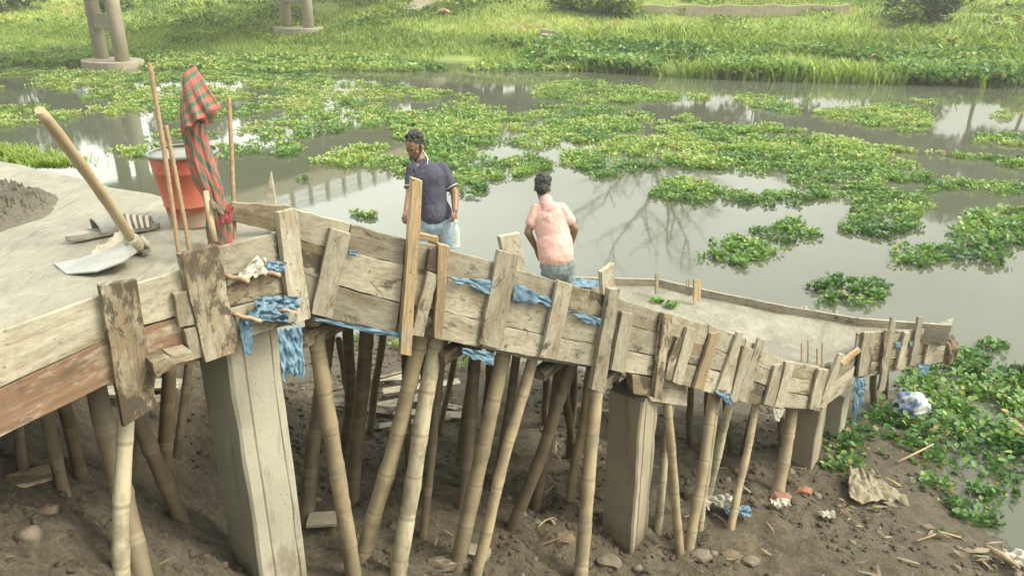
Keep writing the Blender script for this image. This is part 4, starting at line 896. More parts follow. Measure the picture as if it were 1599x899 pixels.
# ================================================================ WATER HYACINTH
def inpoly(u, v, poly):
    ins = np.zeros(u.shape, bool); n = len(poly); j = n - 1
    for i in range(n):
        xi, yi = poly[i]; xj, yj = poly[j]
        if yi != yj:
            c = ((yi > v) != (yj > v)) & (u < (xj - xi) * (v - yi) / (yj - yi) + xi); ins ^= c
        j = i
    return ins
LEAFQ = [(0, 1, 2, 3), (0, 3, 4, 5)]
def leaves(cx, cy, cz, rad, tilt, az, fold=.25, rise=0.0):
    """leaf blades: arrays; az = direction the leaf tip points, tilt = elevation of its plane (0 flat, 90 upright)"""
    N = len(cx); ct, st = np.cos(tilt), np.sin(tilt); ca, sa = np.cos(az), np.sin(az)
    f = np.stack([ca * ct, sa * ct, st], -1); s = np.stack([-sa, ca, 0 * ca], -1); n = np.cross(f, s); n[n[:, 2] < 0] *= 1
    c = np.stack([cx, cy, cz], -1); r = rad[:, None]
    up = -n * fold
    v0 = c - f * r; v3 = c + f * r
    v1 = c - f * r * .45 + s * r * .85 - up * r; v2 = c + f * r * .5 + s * r * .75 - up * r
    v5 = c - f * r * .45 - s * r * .85 - up * r; v4 = c + f * r * .5 - s * r * .75 - up * r
    return np.stack([v0, v1, v2, v3, v4, v5], 1)
def rosettes(x, y, z, nl, lr, spread, h0, h1, tintb, rs=1.0):
    n = len(x); k = nl; X = np.repeat(x, k); Y = np.repeat(y, k); Z = np.repeat(z, k); N = n * k
    az = RN.random(N) * 6.283; rr = spread * np.sqrt(RN.random(N)); hh = h0 + (h1 - h0) * RN.random(N) * (1 - .45 * rr / spread)
    el = np.clip(RN.normal(.75, .4, N), -.2, 1.45)
    rad = lr * (.65 + .6 * RN.random(N)); ps = RN.random(N) * 6.28
    t = np.clip(np.repeat(tintb, k) + RN.normal(0, .17, N), 0, .9); t[RN.random(N) < .035] = 1.0
    return leaves(X + rr * np.cos(az), Y + rr * np.sin(az), Z + hh, rad, el, az + RN.normal(0, .5, N)), t
def stems(x, y, z, k, h, spread, r=.006):
    n = len(x) * k; X = np.repeat(x, k); Y = np.repeat(y, k); Z = np.repeat(z, k); az = RN.random(n) * 6.283; rr = spread * RN.random(n)
    a = np.stack([X, Y, Z - .02], -1); b = np.stack([X + rr * np.cos(az), Y + rr * np.sin(az), Z + h * (.5 + .5 * RN.random(n))], -1)
    o = np.array([r, 0, 0]); o2 = np.array([0, r, 0])
    return np.stack([a - o, a + o, (a + b) / 2 + o + np.array([0, 0, .01]), b, b, (a + b) / 2 - o], 1)
def scatter(poly, zz, dens, edge=6, hole=0, holes_scale=.5, seed=0, tmax=None):
    """points on plane z=zz whose pixel, wobbled by noise, falls in the pixel polygon"""
    us = [p[0] for p in poly]; vv = [p[1] for p in poly]
    cs = [PZ(u, v, zz) for u in (min(us) - edge, max(us) + edge) for v in (min(vv) - edge * .5, max(vv) + edge * .5)]
    x0, x1, y0, y1 = min(c.x for c in cs), max(c.x for c in cs), min(c.y for c in cs), max(c.y for c in cs)
    n = int((x1 - x0) * (y1 - y0) * dens); X = x0 + (x1 - x0) * RN.random(n); Y = y0 + (y1 - y0) * RN.random(n)
    u, v, t = px(X, Y, np.full(n, zz))
    w1 = fbm(X, Y, 1.6, 3, seed) - .5; w2 = fbm(X, Y, 1.6, 3, seed + 9) - .5
    k = inpoly(u + w1 * edge * 4 * 20 / (t + 8), v + w2 * edge * 1.6 * 20 / (t + 8), poly)
    if hole: k &= (fbm(X, Y, holes_scale, 4, seed + 3) > hole) & (fbm(X, Y, 2.6, 3, seed + 5) > hole * .95 * (np.abs(zz) < .001) * (edge == 5))
    return X[k], Y[k]
MATS = [  # (name, polygon in the photo, density, leaf radius, hole threshold)
 ([(-60, 100), (60, 100), (140, 112), (235, 112), (330, 112), (420, 116), (520, 118), (580, 132), (650, 138), (720, 148), (800, 160), (860, 166), (940, 168), (1020, 180), (1010, 200), (900, 196), (880, 178), (840, 190), (790, 212), (740, 225), (640, 216), (600, 206), (520, 212), (470, 222), (420, 218), (380, 208), (300, 196), (240, 180), (190, 184), (150, 176), (145, 160), (120, 148), (60, 140), (-60, 140)], 8, .40),
 ([(-40, 172), (60, 166), (128, 178), (105, 190), (30, 196), (-40, 200)], 8, .40),
 ([(175, 236), (235, 228), (238, 243), (180, 247)], 10, .3), ([(335, 228), (400, 222), (412, 245), (350, 250)], 10, .3), ([(420, 232), (455, 224), (474, 230), (472, 243), (432, 249)], 11, 0), ([(235, 215), (300, 205), (340, 212), (290, 225), (230, 230)], 8, .45),
 ([(490, 252), (530, 236), (600, 224), (700, 222), (765, 245), (790, 270), (760, 298), (738, 308), (705, 302), (680, 288), (600, 264), (560, 262), (530, 256), (500, 259)], 15, .3),
 ([(600, 182), (700, 172), (800, 182), (950, 186), (1060, 196), (1210, 198), (1330, 222), (1450, 240), (1620, 248), (1620, 300), (1560, 306), (1500, 292), (1455, 300), (1452, 330), (1420, 348), (1330, 332), (1280, 304), (1220, 274), (1120, 265), (1040, 262), (1000, 272), (930, 276), (900, 256), (860, 238), (790, 222), (740, 236), (690, 240), (630, 232)], 15, .34),
 ([(830, 136), (900, 126), (960, 130), (1065, 150), (1000, 162), (900, 162), (840, 156)], 8, .33), ([(965, 142), (1040, 146), (1125, 153), (1110, 160), (1030, 160)], 8, .4),
 ([(1140, 156), (1190, 145), (1250, 174), (1240, 183), (1190, 171)], 9, .3), ([(1265, 180), (1310, 171), (1390, 163), (1435, 174), (1466, 194), (1430, 208), (1385, 204), (1330, 190)], 10, .2),
 ([(1058, 186), (1080, 180), (1097, 190), (1070, 198)], 9, .2), ([(1520, 214), (1560, 208), (1620, 218), (1620, 231), (1530, 226)], 9, .3), ([(1543, 181), (1575, 177), (1573, 189)], 9, .2), ([(1425, 158), (1462, 158), (1466, 166), (1435, 167)], 9, .2),
 ([(1190, 345), (1180, 348)], 0, 0)]
VV, TT = [], []
def addros(X, Y, z, lr, spread, h, seed, nl=9, bias=0.0):
    z = np.full(len(X), z) if np.isscalar(z) else z
    tb = .42 + (fbm(X, Y, .8, 3, seed) - .5) * 1.1 + bias + np.clip((Y - 14) / 40, 0, .3)
    return rosettes(X, Y, z, nl, lr, spread, .02, h, tb)
for i, (poly, dens, hole) in enumerate(MATS):
    if len(poly) < 3: continue
    X, Y = scatter(poly, 0, dens, 5, hole, .55, i)
    near = Y < 19
    for msk, lr, nl, sp, h in ((near, .038, 24, .21, .13), (~near, .046, 21, .27, .15)):
        if msk.sum():
            a, b = addros(X[msk], Y[msk], 0., lr, sp, h, i, nl); VV.append(a); TT.append(b)
# smaller leaves filling under the rosettes so the mats read closed from above
o = bulk('water_hyacinth_mat', np.concatenate(VV), LEAFQ, np.concatenate(TT), HYA); tag(o, 'wide broken mats of water hyacinth covering the far half of the river', 'water hyacinth', None, 'stuff')
print('hya', sum(len(t) for t in TT))
# separate small islands, each a thing
def ell(cx, cy, rx, ry, n=14, s=0):
    return [(cx + rx * math.cos(6.283 * i / n) * (1 + .22 * math.sin(i * 2.1 + s)), cy + ry * math.sin(6.283 * i / n) * (1 + .2 * math.cos(i * 1.7 + s))) for i in range(n)]
ISL = [(820, 260, 40, 15, 'hyacinth island just above and left of the man in pink'), (893, 257, 18, 8, 'tiny hyacinth tuft above the man in pink'), (1070, 300, 56, 19, 'round leafy hyacinth island hanging below the big mat, right of the bare tree reflection'),
       (1162, 311, 28, 11, 'small oval hyacinth island, left one of two alike beside the big mat'), (1221, 311, 27, 13, 'small oval hyacinth island, right one of two alike beside the big mat'), (1268, 307, 24, 7, 'low flat hyacinth tuft touching the big mat'),
       (1230, 363, 45, 18, 'oval hyacinth island in open water above the landing'), (1152, 395, 53, 20, 'hyacinth island with a trailing root, nearest to the landing on the left'), (1372, 354, 64, 17, 'thin loose hyacinth island with dark drooping leaves'),
       (1435, 403, 37, 21, 'hyacinth island joined to the big right hand one, its left neighbour'), (1330, 458, 62, 22, 'long hyacinth island nearest to the far formwork board'), (484, 280, 14, 6, 'tiny hyacinth tuft left of the man in the dark shirt'),
       (566, 339, 19, 7, 'small pale hyacinth tuft behind the raking formwork'), (1545, 556, 31, 16, 'hyacinth island just off the shore plants at the right')]
for i, (cx, cy, rx, ry, lab) in enumerate(ISL):
    X, Y = scatter(ell(cx, cy, rx, ry, 14, i), 0, 26, 1, 0, 1.4, 30 + i)
    if len(X) == 0: X, Y = scatter(ell(cx, cy, rx, ry, 14, i), 0, 40, 2, 0, 1.4, 30 + i)
    a, b = addros(X, Y, 0., .038, .16, .13, 30 + i, 17, 0); st = stems(X, Y, np.zeros(len(X)), 5, .12, .15)
    o = bulk('hyacinth_island', np.concatenate([a, st]), LEAFQ, np.concatenate([b, np.full(len(st), .35)]), HYA); tag(o, lab, 'water hyacinth', 'small hyacinth islands')
poly = [(1500, 340), (1560, 330), (1640, 335), (1640, 382), (1560, 385), (1578, 405), (1540, 422), (1500, 412), (1468, 400), (1475, 368)]
X, Y = scatter(poly, 0, 18, 2, 0, 1.2, 60); a, b = addros(X, Y, 0., .052, .18, .2, 60, 13)
o = bulk('hyacinth_island', a, LEAFQ, b, HYA); tag(o, 'largest separate hyacinth island, cut by the right edge of the picture', 'water hyacinth', 'small hyacinth islands')
# shore growth at the right, rooted in the mud
def scatter_g(poly, dens, edge, hole, hs, seed, zr=0.0):
    X, Y = scatter(poly, zr, dens, edge, hole, hs, seed); Z = np.maximum(gz(X, Y), 0); return X, Y, Z
VV, TT = [], []
for poly, dens, hole, nl, lr, h, bias in (([(1440, 568), (1500, 554), (1560, 574), (1700, 590), (1700, 740), (1560, 700), (1500, 690), (1440, 690), (1400, 670), (1370, 650), (1400, 600)], 34, .1, 18, .036, .17, .02),
        ([(1330, 660), (1400, 650), (1500, 690), (1680, 700), (1680, 745), (1590, 765), (1540, 750), (1480, 735), (1420, 720), (1400, 700), (1300, 730), (1290, 705)], 34, .22, 11, .036, .13, 0),
        ([(1340, 690), (1430, 730), (1530, 760), (1590, 790), (1500, 830), (1440, 840), (1400, 810), (1340, 780), (1290, 780), (1250, 800), (1260, 760), (1310, 740)], 36, .36, 9, .03, .08, .05),
        ([(1280, 700), (1340, 680), (1420, 700), (1500, 740), (1580, 780), (1560, 830), (1460, 850), (1380, 830), (1300, 810), (1230, 800), (1250, 750)], 26, .48, 8, .026, .06, .1),
        ([(1470, 760), (1560, 790), (1599, 850), (1520, 850), (1480, 820)], 30, .40, 9, .028, .08, 0)):
    X, Y, Z = scatter_g(poly, dens, 4, hole, 1.3, int(dens + nl)); 
    tb = .36 + (fbm(X, Y, 1.1, 3, 8) - .5) * .9 + bias; a, b = rosettes(X, Y, Z, nl, lr, .17 if h > .1 else .12, .01, h, tb); VV.append(a); TT.append(b)
    s = stems(X, Y, Z, 5, h * .8, .13, .005); VV.append(s); TT.append(np.full(len(s), .45))
o = bulk('shore_plants', np.concatenate(VV), LEAFQ, np.concatenate(TT), HYA); tag(o, 'leafy green hyacinth growth rooted on the muddy shore at the right', 'shore plants', None, 'stuff')
# weeds seen through the props and behind the slab
VV, TT = [], []
for poly, zr, dens, hole, h in (([(530, 520), (760, 545), (760, 590), (700, 575), (620, 560), (540, 560)], .05, 10, .42, .14), ([(880, 590), (930, 590), (930, 640), (840, 640)], .1, 10, .5, .12)):
    X, Y, Z = scatter_g(poly, dens, 3, hole, 1.2, 3, zr); a, b = rosettes(X, Y, Z, 9, .04, .13, .01, h, np.full(len(X), .6)); VV.append(a); TT.append(b)
o = bulk('shore_weeds', np.concatenate(VV), LEAFQ, np.concatenate(TT), HYA); tag(o, 'sunlit weeds on the shore seen between the bamboo props', 'weeds', None, 'stuff')
def blades(X, Y, Z, h, wd, lean, tint):
    N = len(X); az = RN.random(N) * 6.283; h = h * (.6 + .7 * RN.random(N)); ln = lean * (.3 + RN.random(N)) * h
    f = np.stack([np.cos(az), np.sin(az), 0 * az], -1); s = np.stack([-np.sin(az), np.cos(az), 0 * az], -1) * (wd * (.7 + .6 * RN.random(N)))[:, None]
    b = np.stack([X, Y, Z], -1); m_ = b + f * (ln * .3)[:, None] + np.stack([0 * X, 0 * X, h * .65], -1); t = b + f * ln[:, None] + np.stack([0 * X, 0 * X, h], -1)
    # (0,1,2,3) lower quad, (3,2,4,5) upper
    return np.stack([b - s, b + s, m_ + s * .9, m_ - s * .9, t + s * .15, t - s * .15], 1)
BQ = [(0, 1, 2, 3), (3, 2, 4, 5)]
# grass at the slab's far edge (left)
n = 2600; X = -3.0 - 2.2 * RN.random(n); Y = 4.95 + .9 * RN.random(n) + (X + 3.2) * -.05; Z = np.maximum(gz(X, Y), 2.55)
n0 = [(PZ(u, v, 3.35)) for u, v in ((-40, 238), (-10, 244), (25, 251), (60, 259))]
X = np.concatenate([p.x + RN.normal(0, .11, 420) for p in n0]); Y = np.concatenate([p.y + .12 + np.abs(RN.normal(0, .1, 420)) for p in n0]); Z = np.full(len(X), 3.30)
o = bulk('grass_clump', blades(X, Y, Z, .06, .004, 1.1, 0), BQ, np.clip(RN.normal(.5, .2, len(X)), 0, 1), GRASS); tag(o, 'green grass growing behind the far left edge of the upper slab', 'grass', None, 'stuff')
# far bank: tall lush belt at the water's edge, then short grass on the slope
def bankpts(n, s0, s1, x0=-50, x1=55, pw=1.0):
    X = x0 + (x1 - x0) * RN.random(n); s = s0 + (s1 - s0) * RN.random(n) ** pw; Y = shoreY(X) + s; return X, Y, np.maximum(bankz(X, Y), 0)
VV, TT = [], []
X, Y, Z = bankpts(60000, -5.5, 6, pw=1)
k = (s_ := Y - shoreY(X)) > (-1.0 - 4.2 * np.clip((X + 2) / 10, 0, 1)) + (fbm(X, Y, .25, 3, 4) - .5) * 5; X, Y, Z = X[k], Y[k], Z[k]
hh = .34 + .75 * np.clip((X + 3) / 12, 0, 1) * fbm(X, Y, .35, 3, 7) 
bb = blades(X, Y, Z - .05, 1, .05, .7, 0); base = bb[:, :1, :].copy(); bb = base + (bb - base) * np.where(np.arange(3) < 3, 1, 1) * (hh[:, None, None] ** 1) * np.array([1.3, 1.3, 1.0]); VV.append(bb)
TT.append(np.clip(.45 + (fbm(X, Y, .3, 3, 2) - .5) * .7 + RN.normal(0, .14, len(X)), 0, .85))
X, Y, Z = bankpts(90000, 2, 32, pw=1.15); keep = fbm(X, Y, .22, 4, 12) > .36; X, Y, Z = X[keep], Y[keep], Z[keep]
VV.append(blades(X, Y, Z - .03, .26, .035, .9, 0)); TT.append(np.clip(.52 + (fbm(X, Y, .12, 4, 6) - .5) * 1.6 + RN.normal(0, .13, len(X)) + np.where(fbm(X, Y, .25, 4, 21) > .60, .4, 0), 0, 1))
o = bulk('bank_grass', np.concatenate(VV), BQ, np.concatenate(TT), GRASS); tag(o, 'sunlit grass and tall leafy growth covering the far river bank', 'grass', None, 'stuff')
X, Y, Z = bankpts(9000, 1, 30); k = fbm(X, Y, .3, 4, 33) > .58; X, Y, Z = X[k], Y[k], Z[k]
a, b = rosettes(X, Y, Z, 9, .12, .45, .05, .5, .35 + .9 * (fbm(X, Y, .5, 3, 5) - .5)); o = bulk('bank_weeds', a, LEAFQ, b, GRASS); tag(o, 'patches of bushy weeds on the slope of the far bank', 'weeds', None, 'stuff')
X, Y, Z = bankpts(12000, -5.2, 2.5, 0, 50); k = (fbm(X, Y, .35, 3, 40) > .42) & (Y - shoreY(X) > -1 - 4.2 * np.clip((X + 2) / 10, 0, 1)); X, Y, Z = X[k], Y[k], Z[k]
a, b = rosettes(X, Y, Z, 8, .13, .32, .25, .85, .5 + .8 * (fbm(X, Y, .4, 3, 41) - .5)); o = bulk('broad_leaved_plants', a, LEAFQ, b, HYA); tag(o, 'lush broad leaved plants at the water edge of the right far bank', 'water plants', None, 'stuff')
# hyacinth fringe along the far shore
X, Y, Z = bankpts(9000, -9, 2); k = fbm(X, Y, .2, 4, 19) + .12 * np.clip((-X) / 20, -1, 1) > .5; X, Y = X[k], Y[k]; a, b = addros(X, Y, 0.02, .10, .38, .32, 77, 9, -.03)
u_, v_, t_ = px(X, Y, 0 * X); k = ~((u_ > 480) & (v_ > 112)); kk = np.repeat(k, 9)
kk &= np.repeat(np.array([min(((x - c_[0]) / 2.6) ** 2 + ((y - c_[1]) / 2.6) ** 2 for c_ in ((BP[0].x - .8, BP[0].y + .7), (BP[1].x - .8, BP[1].y + .7))) > 1 for x, y in zip(X, Y)]), 9)
o = bulk('hyacinth_fringe', a[kk], LEAFQ, b[kk], HYA); tag(o, 'dense hyacinth fringe at the foot of the far bank', 'water hyacinth', None, 'stuff')
print('bank ok')

# ================================================================ BUSHES AND TREES ON THE FAR BANK
BARK = simple('grey_bark', (.20, .17, .13), .9, 0, .3, (.12, .10, .08), 12, .5)
PALEB = simple('pale_bark', (.46, .43, .36), .8, 0, .3, (.3, .27, .22), 8, .4)
def limbs(base, H, n, spread, r, mat, parent, name='trunk', depth=2, seed=0):
    rd = random.Random(seed); V, F = [], []
    def seg(pts, r0, r1, nn=6):
        o = len(V); 
        for i, p in enumerate(pts):
            d = (pts[min(i + 1, len(pts) - 1)] - pts[max(i - 1, 0)]).normalized(); s = d.cross(Vector((.3, .9, .2))).normalized(); q = d.cross(s); rr = r0 + (r1 - r0) * i / (len(pts) - 1)
            for k in range(nn): th = 6.283 * k / nn; V.append(p + s * math.cos(th) * rr + q * math.sin(th) * rr)
        for i in range(len(pts) - 1):
            for k in range(nn): F.append((o + i * nn + k, o + i * nn + (k + 1) % nn, o + (i + 1) * nn + (k + 1) % nn, o + (i + 1) * nn + k))
    tips = []
    def grow(p, d, L, rr, lev):
        pts = [p]; 
        for i in range(5): d = (d + Vector((rd.gauss(0, .12), rd.gauss(0, .12), rd.gauss(.03, .06)))).normalized(); pts.append(pts[-1] + d * L / 5)
        seg(pts, rr, rr * .45, 6 if lev == 0 else 4); tips.append(pts[-1])
        if lev < depth:
            for j in range(n if lev == 0 else 4):
                k = rd.randint(2, 5); a = rd.random() * 6.283; nd = (d * .55 + Vector((math.cos(a), math.sin(a), .25)) * spread).normalized(); grow(pts[k], nd, L * rd.uniform(.45, .7), rr * .5, lev + 1)
    grow(Vector(base), Vector((0, 0, 1)), H, r, 0)
    o = mesh(name, V, F, mat, parent, smooth=True); return o, tips
def crown(name, centres, rads, n, lr, mat, parent, tb=.5, seed=0, squash=.8, full=False):
    rg = np.random.default_rng(seed); A, T = [], []
    for c, r in zip(centres, rads):
        m_ = max(20, int(n * r * r)); d = rg.normal(size=(m_, 3)); d /= np.linalg.norm(d, axis=1)[:, None]; q = r * (rg.random(m_) ** .45 if not full else rg.random(m_) ** .35)
        bumps = 1 + .35 * np.sin(d[:, 0] * 5 + seed) * np.sin(d[:, 1] * 6 + c[0]) * np.cos(d[:, 2] * 5)
        p = np.array(c) + d * (q * bumps)[:, None] * np.array([1, 1, squash]); az = rg.random(m_) * 6.283; el = rg.uniform(-.8, 1.2, m_)
        A.append(leaves(p[:, 0], p[:, 1], p[:, 2], lr * (.6 + .8 * rg.random(m_)), el, az)); T.append(np.clip(tb + .25 * (rg.random() - .5) + rg.normal(0, .16, m_), 0, 1))
    return bulk(name, np.concatenate(A), LEAFQ, np.concatenate(T), mat, parent)
def bz(x, y): return max(0, float(bankz(np.array([x]), np.array([y]))[0]))
def bush(x, y, r, h, label, tb=.5, seed=0, lr=.12, mat=None, cat='bush', nl=9):
    z = bz(x, y); e = empty('bush', (x, y, z), label, cat, 'bushes on the far bank'); rd = random.Random(seed)
    cs = [(x + rd.uniform(-.7, .7) * r, y + rd.uniform(-.5, .5) * r, z + rd.uniform(.2, .75) * h) for _ in range(nl)]; rs = [rd.uniform(.3, .5) * min(r, h) for _ in cs]
    crown('foliage', cs, rs, 420 / max(.3, lr / .1), lr, mat or BUSH, e, tb, seed); limbs((x, y, z - .1), h * .6, 5, .9, .05, BARK, e, 'stems', 1, seed)
def bp(u, dist): return (u - 800) / FPX * dist
def bush_px(u, v, y, r, h, label, **k): bush((u - 800) / FPX * y * 1.04, y, r, h, label, **k)
bush_px(930, 20, 56, 2.6, 2.6, 'large round green bush at the top middle of the far bank', tb=.6, seed=1, mat=GRASS, nl=14)
bush_px(880, 25, 57, 1.6, 1.8, 'lighter green bush left of the large round one', tb=.9, seed=2)
bush_px(1395, 20, 50, 2.3, 2.6, 'dark green bush at the top right, next to the wall end', tb=.45, seed=3)
bush_px(1350, 30, 49, 1.2, 1.6, 'bright green bush left of the dark one at the top right', tb=1., seed=4)
bush_px(1570, 55, 44, 1.6, 1.7, 'bright yellow green bush at the right edge of the bank', tb=1., seed=5, mat=GRASS)
bush_px(1420, 70, 43, .9, .9, 'low yellow green bush on the slope at the right', tb=.8, seed=6, mat=GRASS)
bush_px(255, 25, 66, 2.6, 1.8, 'rounded grass green shrub left of the second bridge pier', tb=.8, seed=7)
bush_px(110, 15, 68, 3., 1.8, 'dark shrub behind the first bridge pier', tb=.7, seed=8)
bush_px(20, 15, 68, 3.4, 2.8, 'dark shrub at the top left corner', tb=.3, seed=9)
bush_px(60, 5, 74, 4, 3.5, 'second dark shrub at the top left, further back', tb=.3, seed=10)
bush_px(700, 4, 68, 2.5, 1.6, 'low dark shrub right of the concrete strip', tb=.5, seed=11)
def tree(x, y, H, R_, label, seed, tb=.45, bark=None, nl=16, lr=.22):
    z = bz(x, y); e = empty('tree', (x, y, z), label, 'tree', 'trees behind the far bank'); rd = random.Random(seed)
    limbs((x, y, z - .2), H * .6, 7, .8, .16, bark or BARK, e, 'trunk', 1, seed)
    cs = [(x + rd.gauss(0, .42) * R_, y + rd.gauss(0, .42) * R_, z + H * rd.uniform(.38, .92)) for _ in range(nl)]; rs = [R_ * rd.uniform(.28, .5) for _ in cs]
    crown('crown', cs, rs, 110, lr, BUSH, e, tb, seed)
TR = [(6, 72, 4.5, 2.6, .7), (11, 66, 4.8, 2.8, .5), (15, 64, 5.4, 3, .75), (19, 62, 5.6, 3.2, .4), (23, 61, 6, 3.3, .6), (27, 60, 6.6, 3.4, .4), (31, 60, 8, 3.6, .7), (35, 59, 9, 4, .5), (39.5, 60, 9.5, 4, .4), (44, 60, 10, 4.4, .6), (25, 66, 7, 3.6, .3), (33, 66, 9.5, 4, .35), (17, 69, 6, 3.2, .3),
      (1, 76, 3.8, 2.6, .5), (-6, 82, 3.8, 3, .4), (-34, 80, 8, 4.4, .25), (-42, 78, 9, 4.8, .3), (-50, 80, 9, 5, .3), (-27, 86, 6, 4, .35), (-14, 86, 4, 3, .4), (-58, 84, 9, 5, .3)]
WHERE = ['at the far left end', 'behind the dark shrubs at the upper left', 'behind the first bridge pier', 'between the two bridge piers', 'beside the second bridge pier', 'right of the second bridge pier', 'above the concrete strip', 'behind the large round bush', 'just right of the large round bush',
 'behind the left end of the retaining wall', 'behind the middle of the retaining wall', 'behind the right end of the retaining wall', 'left of the dark bush', 'behind the dark bush', 'right of the dark bush', 'above the low yellow green bush', 'left of the bright bush at the right edge', 'behind the bright bush at the right edge', 'beyond the right edge of the picture', 'second beyond the right edge of the picture', 'at the far right end', 'last of all at the right']
order = sorted(range(len(TR)), key=lambda i: TR[i][0] / TR[i][1])
for i, (x, y, H, r, tb) in enumerate(TR):
    tree(x, y, H, r, '%s %s tree %s' % ('tall' if H > 7 else 'low', 'dark green' if tb < .45 else 'light green', WHERE[order.index(i)]), 40 + i, tb)
e = empty('bare_tree', (10.2, 63, bz(10.2, 63)), 'tall leafless tree on the far bank whose branches mirror in the water', 'tree')
for sx_, sd0 in ((0, 3), (1.6, 8)):
    limbs((10.2 + sx_, 63, bz(10.2, 63) - .2), 9.5 - sx_ * 2, 12, .95, .3, BARK, e, 'trunk', 3, sd0)
# lamp pole (its mirror image is the thin vertical line)
e = empty('utility_pole', (-4.1, 62, bz(-4.1, 62)), 'thin tall pole behind the far bank, mirrored as a vertical line', 'pole')
z = bz(-4.1, 62); tube('post', [(-4.1, 62, z - .5), (-4.1, 62, z + 9.5)], [.16, .09], CONC_BR, e, 10); obox('crossarm', (-4.1, 61.9, z + 9), (.8, 0, 0), (0, .05, 0), (0, 0, .06), BARK, e)
for s in (-1, 0, 1): tube('insulator', [(-4.1 + .65 * s, 61.9, z + 9.06), (-4.1 + .65 * s, 61.9, z + 9.26)], [.05, .03], CONC_BR, e, 8)
# low retaining wall on the bank at the top, and the concrete revetment strip
def wall_strip(a, b, h, th, label, mat):
    d = (b - a).normalized(); s = Vector((-d.y, d.x, 0)); N = 14; V, F = [], []
    for i in range(N + 1):
        q = a.lerp(b, i / N); dz = .08 * math.sin(i * 2.3)
        for k, (o_, z_) in enumerate(((-1, -.6), (-1, h), (1, h), (1, -.6))): V.append(q + s * o_ * th / 2 + Vector((0, 0, z_ + (dz if z_ > 0 else 0))))
    for i in range(N):
        for k in range(4): F.append((i * 4 + k, i * 4 + (k + 1) % 4, i * 4 + 4 + (k + 1) % 4, i * 4 + 4 + k))
    F += [(0, 1, 2, 3), (N * 4 + 3, N * 4 + 2, N * 4 + 1, N * 4)]
    o = fixnormals(mesh('retaining_wall', V, F, mat, bevel=.03)); tag(o, label, 'wall'); return o
SAND = concrete('sandy_wall', (.42, .36, .27), (.34, .28, .2))
def on_bank(u, v): return on_ground(u, v)
a, b = on_bank(1000, 24), on_bank(1325, 24); wall_strip(a, b, .62, .3, 'low sandy retaining wall along the top of the far bank', SAND)
a, b = on_bank(640, 20), on_bank(684, -10); d = (b - a).normalized(); s = Vector((0, 0, 1)).cross(d).normalized()
V = [a - s * .7, a + s * .7, b + s * .7, b - s * .7]; V += [q + Vector((0, 0, .22)) for q in V]; V = [Vector(q) for q in V]
for q in V[:4]: q.z -= .3
box_pts(V, 'concrete_ramp', CONC_BR, None, .02); tag(COL.objects[-1], 'pale straight concrete strip climbing the far bank at the top', 'ramp')
q = on_bank(878, 63); o = obox('concrete_slab', q + Vector((0, 0, .22)), (1.05, -.35, -.12), (.28, .75, .06), (0, 0, .09), CONC_BR, None, .02); tag(o, 'flat pale concrete slab lying in the grass at the foot of the far bank', 'slab')
obox('concrete_slab', q + Vector((-.55, .1, .42)), (.75, -.25, -.1), (.03, .1, 0), (0, 0, .12), CONC_BR, None, .02); tag(COL.objects[-1], 'narrow concrete piece leaning on the flat pale slab in the grass', 'slab')
q = on_bank(693, 22); tag(rock('rubbish_heap', (q.x, q.y, q.z + .1), .5, simple('red_rubbish', (.35, .16, .09), .9, 0, .3, (.4, .3, .2), 4), 4, (1.2, 1, .5), 2), 'small reddish rubbish heap on the far bank below the shrubs', 'rubbish')
print('trees ok')

# ================================================================ DEBRIS ON THE MUD
STONE = concrete('mud_stone', (.17, .145, .105), (.12, .10, .072), bs=.8)
BRICK = simple('wet_brick', (.26, .11, .07), .85, 0, .3, (.16, .09, .06), 14, .5)
def clods(n, mat, label, name, smin, smax, area, seed, cat):
    rg = np.random.default_rng(seed); X = area[0] + (area[1] - area[0]) * rg.random(n); Y = area[2] + (area[3] - area[2]) * rg.random(n)
    keep = (fbm(X, Y, 1.2, 3, seed) > .42); X, Y = X[keep], Y[keep]; Z = gz(X, Y); k = Z > -.02; X, Y, Z = X[k], Y[k], Z[k]; N = len(X)
    b = np.array([[-1, -1, -.6], [1, -1, -.6], [1, 1, -.6], [-1, 1, -.6], [-.7, -.6, .6], [.6, -.7, .7], [.7, .6, .5], [-.6, .7, .65]])
    s = smin + (smax - smin) * rg.random(N) ** 3; V = b[None] * (1 + .45 * (rg.random((N, 8, 3)) - .5)) * s[:, None, None] * (1 + .5 * (rg.random((N, 1, 3)) - .5))
    a = rg.random(N) * 6.28; c_, s__ = np.cos(a), np.sin(a); x = V[..., 0] * c_[:, None] - V[..., 1] * s__[:, None]; y = V[..., 0] * s__[:, None] + V[..., 1] * c_[:, None]
    V = np.stack([x + X[:, None], y + Y[:, None], V[..., 2] + (Z + s * .25)[:, None]], -1)
    o = bulk(name, V, [(3, 2, 1, 0), (4, 5, 6, 7), (0, 1, 5, 4), (1, 2, 6, 5), (2, 3, 7, 6), (3, 0, 4, 7)], rg.random(N), mat); tag(o, label, cat, None, 'stuff')
clods(17000, GROUND, 'loose clods of brown soil scattered over the mud bank', 'soil_clods', .005, .026, (-4, 6, 2, 9.5), 5, 'soil clods')
clods(700, STONE, 'pale stones and broken concrete bits on the mud', 'stones', .008, .04, (-3, 5.5, 2.4, 9.3), 6, 'stones')
n = 420; X = -3.5 + 9.5 * RN.random(n); Y = 2.6 + 6.8 * RN.random(n); k = fbm(X, Y, .9, 3, 15) > .5; X, Y = X[k], Y[k]; Z = gz(X, Y); k = Z > 0; X, Y, Z = X[k], Y[k], Z[k]; n = len(X)
